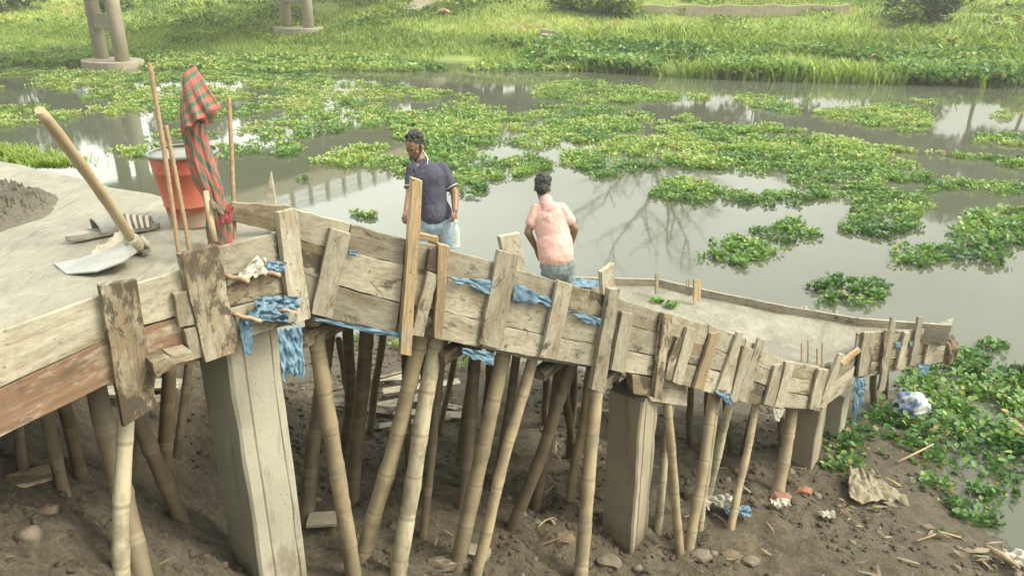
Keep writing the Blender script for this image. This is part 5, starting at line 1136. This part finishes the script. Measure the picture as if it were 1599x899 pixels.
az = RN.random(n) * 6.283; L = .03 + .09 * RN.random(n) ** 2; f = np.stack([np.cos(az), np.sin(az), 0 * az], -1); s_ = np.stack([-np.sin(az), np.cos(az), 0 * az], -1) * (.003 + .006 * RN.random(n) ** 2)[:, None]
c = np.stack([X, Y, Z + .02], -1); e1 = c - f * L[:, None]; e2 = c + f * L[:, None] + np.array([0, 0, .02]); 
o = bulk('straw_litter', np.stack([e1 - s_, e1 + s_, c + s_ * 1.5 + np.array([0, 0, .01]), c - s_ * 1.5 + np.array([0, 0, .01]), e2 + s_ * .5, e2 - s_ * .5], 1), BQ, RN.random(n), STRAW); tag(o, 'dry straw and leaf litter strewn over the mud', 'straw', None, 'stuff')
# dry leaf heap bottom right
V_ = []; 
for poly, m_ in (([(1440, 840), (1500, 835), (1620, 860), (1620, 915), (1560, 910), (1480, 880)], 380), ([(1300, 800), (1340, 790), (1480, 830), (1440, 850), (1340, 850)], 26)):
    X, Y = scatter(poly, .05, 150, 2, 0, 1, 3); k = RN.permutation(len(X))[:m_]; X, Y = X[k], Y[k]; Z = np.maximum(gz(X, Y), 0); n = len(X); az = RN.normal(2.6, .8, n); L = .02 + .075 * RN.random(n)
    f = np.stack([np.cos(az), np.sin(az), 0 * az], -1); s_ = np.stack([-np.sin(az), np.cos(az), RN.normal(0, .6, n)], -1) * (.004 + .018 * RN.random(n) ** 2)[:, None]; c = np.stack([X, Y, Z + .02 + .06 * RN.random(n)], -1)
    V_.append(np.stack([c - f * L[:, None] - s_ * .2, c - f * L[:, None] + s_ * .2, c + s_, c - s_ + np.array([0, 0, .01]), c + f * L[:, None] + s_ * .2, c + f * L[:, None] - s_ * .2 - np.array([0, 0, .02])], 1))
V_ = np.concatenate(V_); o = bulk('dry_leaves', V_, BQ, RN.random(len(V_)) ** .8, STRAW); tag(o, 'heap of dry grey brown leaves in the lower right corner', 'dry leaves', None, 'stuff')
def gq(pts, lift=.03): return [on_ground(u, v) + Vector((0, 0, lift)) for u, v in pts]
SACK = simple('muddy_sackcloth', (.24, .21, .15), .9, 0, .3, (.15, .13, .085), 16, .5)
crumple('old_sack', gq([(1322, 742), (1365, 750), (1415, 800), (1322, 790)], .04), SACK, 'greyish cloth sack lying flat on the mud at the right', 'sack', .045, 30, 24, 21, .004, .15)
SACKB = M('white_blue_sack'); SACKB.col(SACKB.mix(SACKB.ramp(SACKB.noise(5, SACKB.pos(), 3, .6), [(.50, 0), (.54, 1)]), (.34, .36, .35), (.10, .14, .25))); SACKB.set(Roughness=.6); SACKB.bump(SACKB.noise(9, SACKB.pos(), 4), .7, .03)
q = PZ(1424, 634, .14); o = rock('plastic_sack', q, .185, SACKB.m, 12, (.95, .8, .85), 4, .3); o.data.polygons.foreach_set('use_smooth', [True] * len(o.data.polygons)); tag(o, 'round stuffed white and blue plastic sack among the shore plants', 'sack')
def litter(u, v, r, mat, label, seed, cat='litter', sq=(1.2, .9, .5)):
    q = on_ground(u, v); p = [q + Vector((-r * sq[0], r * .6, .03)), q + Vector((r * sq[0], r * .5, .04)), q + Vector((r, -r * .7, .03)), q + Vector((-r * .8, -r * .6, .02))]
    crumple('crumpled_bag', p, mat, label, cat, r * .55, 14, 14, seed, .002, .3, freq=1.0)
litter(1217, 797, .075, WHITE_PL, 'small white crumpled bag beside the brick footed prop', 41)
litter(1120, 798, .12, WHITE_PL, 'dirty pale crumpled bag between the thin props', 42)
litter(1150, 812, .10, BLUE, 'faint blue crumpled bag beside the pale one', 43)
litter(1585, 672, .11, simple('pinkish_bag', (.50, .36, .28), .7), 'pinkish crumpled bag on the plants at the right edge', 44)
litter(1592, 888, .13, WHITE_PL, 'cream paper sheet in the lower right corner', 45)
litter(1290, 812, .06, WHITE_PL, 'small white scrap on the mud right of the props', 46)
for (u, v, r, mat, lab, sd0) in ((1218, 782, .085, BRICK, 'reddish brick under the short thick prop', 1), (1256, 768, .06, BRICK, 'reddish brick half buried behind the short thick prop', 2), (1172, 878, .06, STONE, 'pale angular stone in the lower right foreground', 3), (1255, 765, .03, STONE, 'small stone on the buried brick', 4),
                               (880, 845, .07, MUDD, 'mud lump between the middle props', 5), (1140, 868, .055, MUDD, 'dark mud lump below the thin props', 6), (1095, 870, .07, STONE, 'grey rubble lump at the foot of the crossing props', 7),
                               (75, 800, .04, MUDD, 'dark mud lump at the lower left', 9), (950, 880, .08, STONE, 'stone left of the brownish pier foot', 10)):
    q = on_ground(u, v); tag(rock('brick' if mat is BRICK else 'rock', (q.x, q.y, q.z + r * .25), r, mat, sd0, (1.2, .9, .65), 2, .3), lab, 'brick' if mat is BRICK else 'rock', 'lumps and bricks on the mud')
# offcut planks lying on the mud beyond the props
PL = [(600, 640, 150, .16, .35, W_OLD), (640, 655, 170, .12, -.15, W_OLD), (660, 618, 120, .14, .25, W_OLD), (575, 612, 120, .10, .5, W_STAIN), (700, 640, 130, .10, -.4, W_OLD), (620, 600, 130, .12, .1, W_OLD), (560, 650, 120, .14, -.3, W_STAIN), (650, 680, 110, .1, .15, W_OLD),
      (215, 640, 90, .12, .3, W_OLD), (240, 610, 100, .12, -.1, W_OLD), (160, 622, 80, .1, .1, W_OLD), (900, 640, 70, .08, .3, W_OLD), (510, 820, 55, .14, .1, W_OLD), (700, 888, 60, .09, .2, W_STAIN), (745, 872, 40, .1, -.3, W_OLD), (50, 760, 60, .1, .6, W_STAIN), (960, 650, 40, .05, -.2, W_OLD), (590, 672, 130, .1, .0, W_STAIN)]
plab = ['broad pale offcut board', 'long pale board crossing the pile', 'upper pale board of the pile', 'stained board at the left of the pile', 'board slanting at the right of the pile', 'back board of the pile', 'stained board under the pile', 'thin front board of the pile', 'pale offcut behind the leaning left props', 'sunlit offcut left of the large pale pier', 'small far offcut at the left', 'short offcut left of the tall stake prop', 'offcut at the foot of the large pale pier', 'flat block in the middle foreground', 'small block beside the flat one in the foreground', 'slanting offcut in the dark at the left', 'narrow strip nailed on the brownish pier side', 'lowest stained board of the pile']
for i, (u, v, L, wd, ang, mt) in enumerate(PL):
    q = on_ground(u, v); t = (q - Vector((0, 0, CAMZ))).dot(Vector((0, CP, -SP))); Lm = L * t / FPX; lift = .05 + .035 * (i % 4) * (i < 8)
    ax = Vector((math.cos(ang), math.sin(ang), random.uniform(-.06, .06))).normalized(); ay = Vector((-ax.y, ax.x, random.uniform(-.12, .12))).normalized()
    o = obox('offcut_board', q + Vector((0, 0, lift)), ax * Lm / 2, ay * wd / 2, ax.cross(ay) * .012 * (2.2 if i in (13, 14) else 1), mt, None, .003); tag(o, plab[i] + (' lying in the sun on the mud' if i < 8 else ''), 'board', 'offcut boards on the mud')
def stick(pts, r, mat, label):
    P_ = [on_ground(u, v) + Vector((0, 0, dz)) for u, v, dz in pts]; tag(tube('stick', P_, r, mat, None, 7), label, 'stick', 'dry sticks')
STK = simple('dry_stick', (.34, .27, .17), .8, 0, .3, (.22, .17, .1), 20)
stick([(1400, 728, .05), (1425, 718, .07), (1455, 706, .1)], [.012, .011, .008], STK, 'dead stick poking out of the shore plants at the right')
stick([(1376, 750, .04), (1392, 757, .05), (1406, 764, .04)], .007, simple('green_yellow_stick', (.40, .36, .12), .7), 'thin yellow stick right of the flat sack')
stick([(1538, 862, .06), (1560, 880, .09), (1590, 895, .06)], [.02, .03, .012], STK, 'thick pale stalk in the lower right corner')
stick([(1430, 850, .04), (1470, 838, .05), (1500, 845, .04)], .01, STK, 'curved stalk at the edge of the dry leaves')
stick([(840, 828, .03), (852, 820, .05), (866, 812, .03)], .006, STK, 'short thin stick on the mud in the middle')

# ================================================================ PEOPLE
SKIN = simple('brown_skin', (.17, .088, .052), .5, 0, .3, (.21, .115, .07), 8); SKIN2 = simple('tan_skin', (.17, .095, .06), .55)
HAIR = simple('black_hair', (.012, .011, .010), .6, 0, .3, (.03, .028, .025), 30, .8)
def cloth_m(name, c1, c2, sc=12):
    m_ = M(name); p = m_.coord('Object'); n1 = m_.noise(sc, p, 5, .6, 1.0)
    m_.col(m_.mix(m_.ramp(m_.noise(3, p, 4), [(.35, 0), (.65, 1)]), c1, c2)); m_.set(Roughness=.9); m_.bump(n1, .6, .02); return m_.m
NAVY = cloth_m('navy_jersey', (.035, .036, .058), (.05, .05, .075)); PINK = cloth_m('pink_cotton', (.48, .28, .245), (.57, .36, .32)); JEAN = cloth_m('faded_denim', (.16, .23, .28), (.26, .33, .37)); JEAN2 = cloth_m('grey_green_denim', (.13, .165, .165), (.21, .25, .245))
def blob(bm, p0, p1, a0, a1, side=(1, 0, 0), n=16, caps=True):
    """tapered limb with elliptical section; a=(width, depth)"""
    p0, p1 = Vector(p0), Vector(p1); d = (p1 - p0).normalized(); s = Vector(side); s = (s - d * s.dot(d)).normalized(); q = d.cross(s); rings = []
    seq = [(-1, .02), (-.87, .5), (-.5, .866)] if caps else []
    lst = [(p0 + d * (k * min(a0)), a0[0] * m_, a0[1] * m_) for k, m_ in ((-.98, .15), (-.8, .6), (-.45, .89))] + [(p0.lerp(p1, i / 6), a0[0] + (a1[0] - a0[0]) * i / 6, a0[1] + (a1[1] - a0[1]) * i / 6) for i in range(7)] + [(p1 + d * (k * min(a1)), a1[0] * m_, a1[1] * m_) for k, m_ in ((.45, .89), (.8, .6), (.98, .15))]
    for c, rx, ry in lst: rings.append([bm.verts.new(c + s * rx * math.cos(6.2832 * i / n) + q * ry * math.sin(6.2832 * i / n)) for i in range(n)])
    for a, b in zip(rings, rings[1:]):
        for i in range(n): bm.faces.new((a[i], a[(i + 1) % n], b[(i + 1) % n], b[i]))
    bm.faces.new(list(reversed(rings[0]))); bm.faces.new(rings[-1])
def solid(name, fn, mat, parent, voxel=.008, smooth=4, disp=0.0, dsc=.08):
    bm = bmesh.new(); fn(bm); bmesh.ops.recalc_face_normals(bm, faces=bm.faces); me = bpy.data.meshes.new(name); bm.to_mesh(me); bm.free(); me.materials.append(mat)
    o = bpy.data.objects.new(name, me); COL.objects.link(o); adopt(o, parent)
    r = o.modifiers.new('remesh', 'REMESH'); r.mode = 'VOXEL'; r.voxel_size = voxel; r.use_smooth_shade = True
    if smooth: s = o.modifiers.new('smooth', 'SMOOTH'); s.factor = .5; s.iterations = smooth
    if disp:
        tx = bpy.data.textures.new(name + '_folds', 'CLOUDS'); tx.noise_scale = dsc; tx.noise_depth = 2
        dm = o.modifiers.new('folds', 'DISPLACE'); dm.texture = tx; dm.strength = disp; dm.mid_level = .5; dm.texture_coords = 'LOCAL'
    return o
def ball(bm, c, r, rot=None, sub=3):
    res = bmesh.ops.create_icosphere(bm, subdivisions=sub, radius=1); m_ = rot or Matrix()
    for v in res['verts']: v.co = Vector(c) + (m_ @ Vector((v.co.x * r[0], v.co.y * r[1], v.co.z * r[2])))
def hand(bm, wr, dirv, side, curl, sc=1.0):
    """wr wrist, dirv pointing along palm, side towards the thumb, fingers curl about side towards the palm normal"""
    d = Vector(dirv).normalized(); s = (Vector(side) - d * Vector(side).dot(d)).normalized(); nrm = d.cross(s).normalized()
    blob(bm, wr, wr + d * .085 * sc, (.027 * sc, .016 * sc), (.038 * sc, .014 * sc), s)
    for i, (off, L) in enumerate(((.028, .068), (.010, .076), (-.010, .070), (-.028, .055))):
        b = wr + d * .085 * sc + s * off * sc; a1 = curl; p1 = b + (d * math.cos(a1) + nrm * math.sin(a1)) * L * .5 * sc; p2 = p1 + (d * math.cos(a1 * 2.1) + nrm * math.sin(a1 * 2.1)) * L * .5 * sc
        blob(bm, b, p1, (.0095, .0095), (.009, .009), s, 8); blob(bm, p1, p2, (.009, .009), (.0075, .0075), s, 8)
    b = wr + d * .03 * sc + s * .026 * sc; p1 = b + (d * .6 + s * .75).normalized() * .04 * sc; p2 = p1 + (d * .85 + nrm * .4).normalized() * .03 * sc
    blob(bm, b, p1, (.012, .012), (.010, .010), nrm, 8); blob(bm, p1, p2, (.010, .010), (.008, .008), nrm, 8)
def headrot(yaw, pitch, roll=0): return Matrix.Rotation(yaw, 3, 'Z') @ Matrix.Rotation(pitch, 3, 'X') @ Matrix.Rotation(roll, 3, 'Y')   # face looks along -Y at yaw 0; +pitch tips the face down
def head(bm, c, Rm, s=1.0):
    c = Vector(c); w_ = lambda x, y, z: c + Rm @ Vector((x * s, y * s, z * s))
    ball(bm, w_(0, .012, .022), (.074 * s, .093 * s, .088 * s), Rm); ball(bm, w_(0, -.018, -.035), (.058 * s, .066 * s, .078 * s), Rm)
    ball(bm, w_(0, -.058, -.088), (.026 * s, .022 * s, .022 * s), Rm, 2)       # chin
    ball(bm, w_(0, -.084, -.022), (.013 * s, .018 * s, .012 * s), Rm, 2); blob(bm, w_(0, -.074, .018), w_(0, -.088, -.016), (.008 * s, .010 * s), (.011 * s, .013 * s), Rm @ Vector((1, 0, 0)), 8)   # nose
    blob(bm, w_(-.034, -.073, .026), w_(.034, -.073, .026), (.008 * s, .010 * s), (.008 * s, .010 * s), (0, 0, 1), 8)   # brow
    for k, zz in ((.007, -.052), (.008, -.064)): blob(bm, w_(-.018, -.074, zz), w_(.018, -.074, zz), (k * s, .008 * s), (k * s, .008 * s), Rm @ Vector((0, 0, 1)), 8)   # lips
    for q in (-1, 1):
        ball(bm, w_(.045 * q, -.050, -.018), (.018 * s, .018 * s, .016 * s), Rm, 2); ball(bm, w_(.074 * q, .012, -.012), (.010 * s, .020 * s, .032 * s), Rm, 2)
def hair_fn(c, Rm, s, seed, lump=.012, back=.0):
    def f(bm):
        rd = random.Random(seed); w_ = lambda x, y, z: Vector(c) + Rm @ Vector((x * s, y * s, z * s))
        ball(bm, w_(0, .026, .044), (.080 * s, .088 * s, .082 * s), Rm)
        ball(bm, w_(0, .050, .0), (.070 * s, .060 * s, .075 * s), Rm)
        for i in range(110):
            a = rd.uniform(0, 6.283); e_ = rd.uniform(.15, 1.5); d = Vector((math.cos(a) * math.cos(e_), math.sin(a) * math.cos(e_), math.sin(e_)))
            if d.y < -.35 and d.z < .62: continue
            ball(bm, w_(d.x * .080, .024 + d.y * .088, .046 + d.z * .086), (lump * rd.uniform(.7, 1.5),) * 3, Rm, 1)
        for q in (-1, 1): blob(bm, w_(.072 * q, -.006, .03), w_(.072 * q, -.010, -.01), (.008, .014), (.005, .008), Rm @ Vector((1, 0, 0)), 8)
    return f
def eyes(c, Rm, s, parent):
    w_ = lambda x, y, z: Vector(c) + Rm @ Vector((x * s, y * s, z * s))
    EW = simple('eye_white', (.22, .18, .16), .5); EB = simple('dark_iris', (.02, .012, .008), .3)
    for q in (-1, 1):
        bm = bmesh.new(); ball(bm, w_(.029 * q, -.0755, .006), (.0125 * s, .008 * s, .0065 * s), Rm, 2); me = bpy.data.meshes.new('eye'); bm.to_mesh(me); bm.free(); me.materials.append(EW); o = bpy.data.objects.new('eye', me); COL.objects.link(o); adopt(o, parent)
        bm = bmesh.new(); ball(bm, w_(.029 * q, -.081, .005), (.006 * s, .004 * s, .006 * s), Rm, 2); me = bpy.data.meshes.new('iris'); bm.to_mesh(me); bm.free(); me.materials.append(EB); i_ = bpy.data.objects.new('iris', me); COL.objects.link(i_); i_.parent = o; i_.matrix_parent_inverse = Matrix.Translation(-Vector(parent.location)) if False else Matrix()
        bm = bmesh.new(); blob(bm, w_(.014 * q, -.083, .023), w_(.046 * q, -.072, .026), (.0045, .006), (.003, .005), Rm @ Vector((0, 0, 1)), 8); me = bpy.data.meshes.new('eyebrow'); bm.to_mesh(me); bm.free(); me.materials.append(HAIR); o2 = bpy.data.objects.new('eyebrow', me); COL.objects.link(o2); adopt(o2, parent)
# ---- person 1: dark polo shirt, facing the viewer, looking down to the left, bottle in the hand on the right
T = 7.0; J = lambda u, v, dt=0: P(u, v, T + dt)
feetz = P(690, 470, 7.3).z
p1 = empty('person', (J(684, 340).x, J(684, 340).y, feetz), 'man in dark polo shirt and faded jeans standing behind the raking formwork, carrying a bottle', 'person')
nk, hdc = J(657, 250, .0), J(648, 229, -.03)
shL, shR = J(646, 266, -.02), J(690, 266, .06); chest, waist, hip = J(668, 280, .0), J(674, 318, .05), J(681, 342, .08)
elL, wrL = J(641, 303, -.08), J(635, 328, -.18); elR, wrR = J(711, 302, .06), J(711, 328, -.04)
hR = headrot(R(-28), R(24)); ax = (shR - shL).normalized()
kneeL, kneeR = hip + Vector((-.12, -.08, -.44)), hip + Vector((.10, -.05, -.45))
def body1(bm):
    head(bm, hdc, hR, 1.02); blob(bm, nk + Vector((0, .02, -.05)), hdc + Vector((0, .03, -.05)), (.062, .062), (.056, .056))
    blob(bm, chest, waist, (.15, .09), (.13, .085), ax); blob(bm, shL, shR, (.045, .045), (.045, .045), (0, 0, 1)); blob(bm, waist, hip, (.14, .1), (.15, .1), ax)
    for s, e_, w_ in ((shL, elL, wrL), (shR, elR, wrR)): blob(bm, s, e_, (.045, .045), (.041, .041)); blob(bm, e_, w_, (.041, .041), (.026, .024))
    hand(bm, wrL, (wrL - elL) + Vector((0, -.05, 0)), Vector((.6, -.6, .2)), -.55); hand(bm, wrR, Vector((0, -.15, -1)), Vector((-.3, -1, 0)), 1.0, 1.0)
    for k_, f_ in ((kneeL, kneeL + Vector((0, .1, -.4))), (kneeR, kneeR + Vector((0, .1, -.4)))):
        blob(bm, hip + (k_ - hip) * .2, k_, (.08, .085), (.055, .058)); blob(bm, k_, f_, (.05, .055), (.036, .04)); f2 = Vector((f_.x, f_.y, feetz + .05)); blob(bm, f_, f2, (.036, .04), (.034, .038)); blob(bm, f2, f2 + Vector((0, -.17, -.015)), (.038, .03), (.042, .022))
solid('body', body1, SKIN, p1, .0065, 3); eyes(hdc, hR, 1.02, p1)
solid('hair', hair_fn(hdc, hR, 1.02, 4, .014), HAIR, p1, .005, 1, .02, .02)
def beard(bm):
    w_ = lambda x, y, z: Vector(hdc) + hR @ Vector((x, y, z)) * 1.02
    for q in (-1, 1): blob(bm, w_(.062 * q, -.01, -.03), w_(.03 * q, -.066, -.088), (.010, .012), (.012, .012), hR @ Vector((1, 0, 0)), 8)
    blob(bm, w_(-.028, -.068, -.092), w_(.028, -.068, -.092), (.014, .014), (.014, .014), (0, 0, 1), 8); blob(bm, w_(-.02, -.081, -.043), w_(.02, -.081, -.043), (.005, .005), (.005, .005), (0, 0, 1), 8)
solid('beard', beard, HAIR, p1, .005, 2)
def shirt1(bm):
    blob(bm, chest + Vector((0, 0, .015)), waist + Vector((0, 0, .02)), (.166, .12), (.142, .11), ax, 24); blob(bm, waist, hip + Vector((0, 0, .03)), (.142, .11), (.156, .12), ax, 24)
    blob(bm, shL + Vector((.02, 0, -.01)), shR + Vector((-.02, 0, -.01)), (.082, .084), (.082, .084), (0, 0, 1)); blob(bm, chest + Vector((0, .02, .08)), nk + Vector((0, .03, -.045)), (.12, .09), (.072, .07), ax)
    for s, e_ in ((shL, elL), (shR, elR)): blob(bm, s, s.lerp(e_, .60), (.072, .074), (.064, .066), (1, 0, 0), 18)
solid('shirt', shirt1, NAVY, p1, .008, 5, .035, .15)
for q in (-1, 1):
    solid('collar', lambda bm, q=q: blob(bm, nk + Vector((.062 * q, -.05, .0)), nk + Vector((.03 * q - .01, -.135, -.07)), (.026, .012), (.016, .010), (0, 0, 1), 10), NAVY, p1, .005, 1)
solid('open_neck', lambda bm: blob(bm, nk + Vector((-.012, -.085, -.035)), nk + Vector((-.005, -.150, -.13)), (.034, .02), (.008, .02), ax, 10), SKIN, p1, .005, 1)
for s, e_ in ((shL, elL), (shR, elR)):
    q = s.lerp(e_, .74); d = (e_ - s).normalized(); tube('sleeve_trim', [q - d * .005, q + d * .005], [.0675, .0665], simple('cream_trim', (.42, .33, .27), .8), p1, 20)
q = shR + Vector((.05, -.055, -.05)); dsk = bmesh.new(); ball(dsk, q, (.026, .012, .028), None, 2); me = bpy.data.meshes.new('sleeve_badge'); dsk.to_mesh(me); dsk.free(); me.materials.append(simple('grey_badge', (.16, .18, .20), .7)); o = bpy.data.objects.new('sleeve_badge', me); COL.objects.link(o); adopt(o, p1)
def jeans1(bm):
    blob(bm, waist.lerp(hip, .6), hip + Vector((0, 0, -.06)), (.145, .11), (.155, .115), ax, 20)
    for k_ in (kneeL, kneeR):
        blob(bm, hip + Vector(((k_ - hip).x * .75, 0, -.05)), k_, (.088, .095), (.07, .075)); f_ = Vector((k_.x, k_.y + .1, feetz + .08)); blob(bm, k_, f_, (.07, .075), (.06, .062))
solid('jeans', jeans1, JEAN, p1, .008, 4, .02, .06)
wp = [hdc + hR @ Vector((.078, -.005, -.02)), nk + Vector((.075, -.06, .03)), nk + Vector((.07, -.10, -.04)), nk + Vector((.05, -.115, -.09))]
tube('earphone_wire', wp, .0035, simple('white_wire', (.7, .7, .66), .5), p1, 6)
# bottle in his hand
BOT = M('clear_plastic'); BOT.col((.55, .62, .60)); BOT.set(Roughness=.12, IOR=1.4, Alpha=.5); BOT = BOT.m
hb_ = J(712, 346, -.06); bot = empty('plastic_bottle', hb_ + Vector((0, 0, -.25)), 'clear ribbed plastic bottle held by the man in the dark shirt', 'bottle')
pr = [(.001, 0), (.035, .002), (.038, .02)] + [(.038 - .003 * (i % 2), .03 + i * .013) for i in range(10)] + [(.036, .17), (.030, .195), (.018, .215), (.014, .225), (.014, .245)]
lathe('bottle_body', pr, BOT, bot, 24); lathe('cap', [(.016, .243), (.016, .262), (.002, .264)], simple('white_cap', (.7, .72, .7), .4), bot, 16)
# ---- person 2: pink shirt, seen from behind, leaning over
T = 7.2; nk, hdc = J(853, 313), J(848, 293, .03)
shL, shR = J(838, 326, .03), J(877, 325, .0); chest, waist, hip = J(859, 340, .02), J(866, 375, .0), J(869, 402, -.02)
elL, wrL = J(825, 363, .02), J(838, 388, .16); elR, wrR = J(898, 357, .0), J(892, 382, .14)
feetz = ZL + .0; ax = (shR - shL).normalized()
p2 = empty('person', (hip.x, hip.y, feetz), 'man in pink shirt and grey jeans seen from behind, bending over by the landing', 'person')
hR = headrot(R(168), R(22)); kL, kR = hip + Vector((-.07, .08, -.36)), hip + Vector((.13, .05, -.40))
def body2(bm):
    head(bm, hdc, hR, .98); blob(bm, nk + Vector((0, .0, -.04)), hdc + Vector((0, .0, -.04)), (.056, .056), (.052, .052))
    blob(bm, chest, waist, (.145, .09), (.13, .09), ax); blob(bm, waist, hip + Vector((0, 0, .05)), (.12, .09), (.10, .07), ax); blob(bm, shL, shR, (.05, .05), (.05, .05), (0, 0, 1))
    for s, e_, w_, sg in ((shL, elL, wrL, 1), (shR, elR, wrR, -1)):
        blob(bm, s, e_, (.043, .043), (.038, .038)); blob(bm, e_, w_, (.038, .038), (.025, .024)); hand(bm, w_, (w_ - e_), Vector((sg * 1.0, 0, .3)), .5 * sg)
    for k_ in (kL, kR):
        f_ = Vector((k_.x + .02, k_.y - .02, feetz + .05)); blob(bm, hip + (k_ - hip) * .3, k_, (.06, .065), (.05, .055)); blob(bm, k_, f_, (.05, .055), (.034, .038)); blob(bm, f_ + Vector((0, -.04, 0)), f_ + Vector((0, .15, -.015)), (.038, .03), (.042, .022))
solid('body', body2, SKIN2, p2, .0065, 3); solid('hair', hair_fn(hdc, hR, .98, 8, .012), HAIR, p2, .005, 1, .018, .02)
def shirt2(bm):
    blob(bm, chest, waist, (.168, .12), (.152, .112), ax, 24); blob(bm, waist, hip + Vector((0, 0, .0)), (.172, .12), (.162, .125), ax, 24)
    blob(bm, shL + Vector((.03, 0, -.01)), shR + Vector((-.03, 0, -.01)), (.066, .074), (.066, .074), (0, 0, 1)); blob(bm, chest + Vector((0, 0, .06)), nk + Vector((0, .0, -.035)), (.12, .09), (.066, .066), ax)
    for s, e_ in ((shL, elL), (shR, elR)): blob(bm, s, s.lerp(e_, .58), (.056, .062), (.062, .066), (1, 0, 0), 18)
solid('shirt', shirt2, PINK, p2, .007, 3, .022, .11)
solid('collar', lambda bm: blob(bm, nk + Vector((0, .0, -.03)), nk + Vector((0, .01, .0)), (.070, .068), (.062, .060), ax, 20), PINK, p2, .006, 1)
def jeans2(bm):
    blob(bm, waist.lerp(hip, .8), hip + Vector((0, 0, -.09)), (.14, .12), (.15, .13), ax, 20)
    for k_ in (kL, kR):
        f_ = Vector((k_.x + .02, k_.y - .02, feetz + .07)); blob(bm, hip + Vector(((k_ - hip).x * .75, 0, -.05)), k_, (.088, .1), (.068, .072)); blob(bm, k_, f_, (.068, .072), (.056, .06))
solid('jeans', jeans2, JEAN2, p2, .008, 4, .025, .05)
# small leafy scraps and stones on the landing
for i, (u, v, lab) in enumerate(((1028, 472, 'green leaf scrap lying on the landing behind the formwork'), (1050, 480, 'smaller green leaf scrap on the landing'))):
    X = np.full(3, PZ(u, v, ZL).x); Y = np.full(3, PZ(u, v, ZL).y); a, b = rosettes(X, Y, np.full(3, ZL), 6, .03, .07, .01, .06, np.full(3, .6)); o = bulk('leaf_scrap', a, LEAFQ, b, HYA); tag(o, lab, 'leaf scrap', 'leaf scraps')
litter(900, 444, .001, BLUE, 'x', 50); bpy.data.objects.remove(COL.objects[-1])
q = [PZ(u, v, ZL + .03) for u, v in ((885, 440), (930, 442), (938, 452), (890, 455))]; crumple('plastic_film', q, BLUE, 'crumpled blue and grey plastic beside the feet of the man in pink', 'plastic film', .03, 18, 12, 51, group=gB)

# ================================================================ HAZE
HZ = bpy.data.materials.new('river_haze'); HZ.use_nodes = True; t = HZ.node_tree; t.nodes.clear(); o_ = t.nodes.new('ShaderNodeOutputMaterial'); v_ = t.nodes.new('ShaderNodeVolumePrincipled')
v_.inputs['Color'].default_value = (.93, .95, .90, 1); v_.inputs['Density'].default_value = .0015; v_.inputs['Anisotropy'].default_value = .35; t.links.new(v_.outputs[0], o_.inputs['Volume'])
if USE_HAZE:
    V = [(x, y, z) for z in (-2.5, 18) for x, y in ((-153, -63), (153, -63), (153, 193), (-153, 193))]
    hz = fixnormals(mesh('haze', V, [(3, 2, 1, 0), (4, 5, 6, 7), (0, 1, 5, 4), (1, 2, 6, 5), (2, 3, 7, 6), (3, 0, 4, 7)], HZ)); tag(hz, 'thin pale haze over the river', 'haze', None, 'stuff')
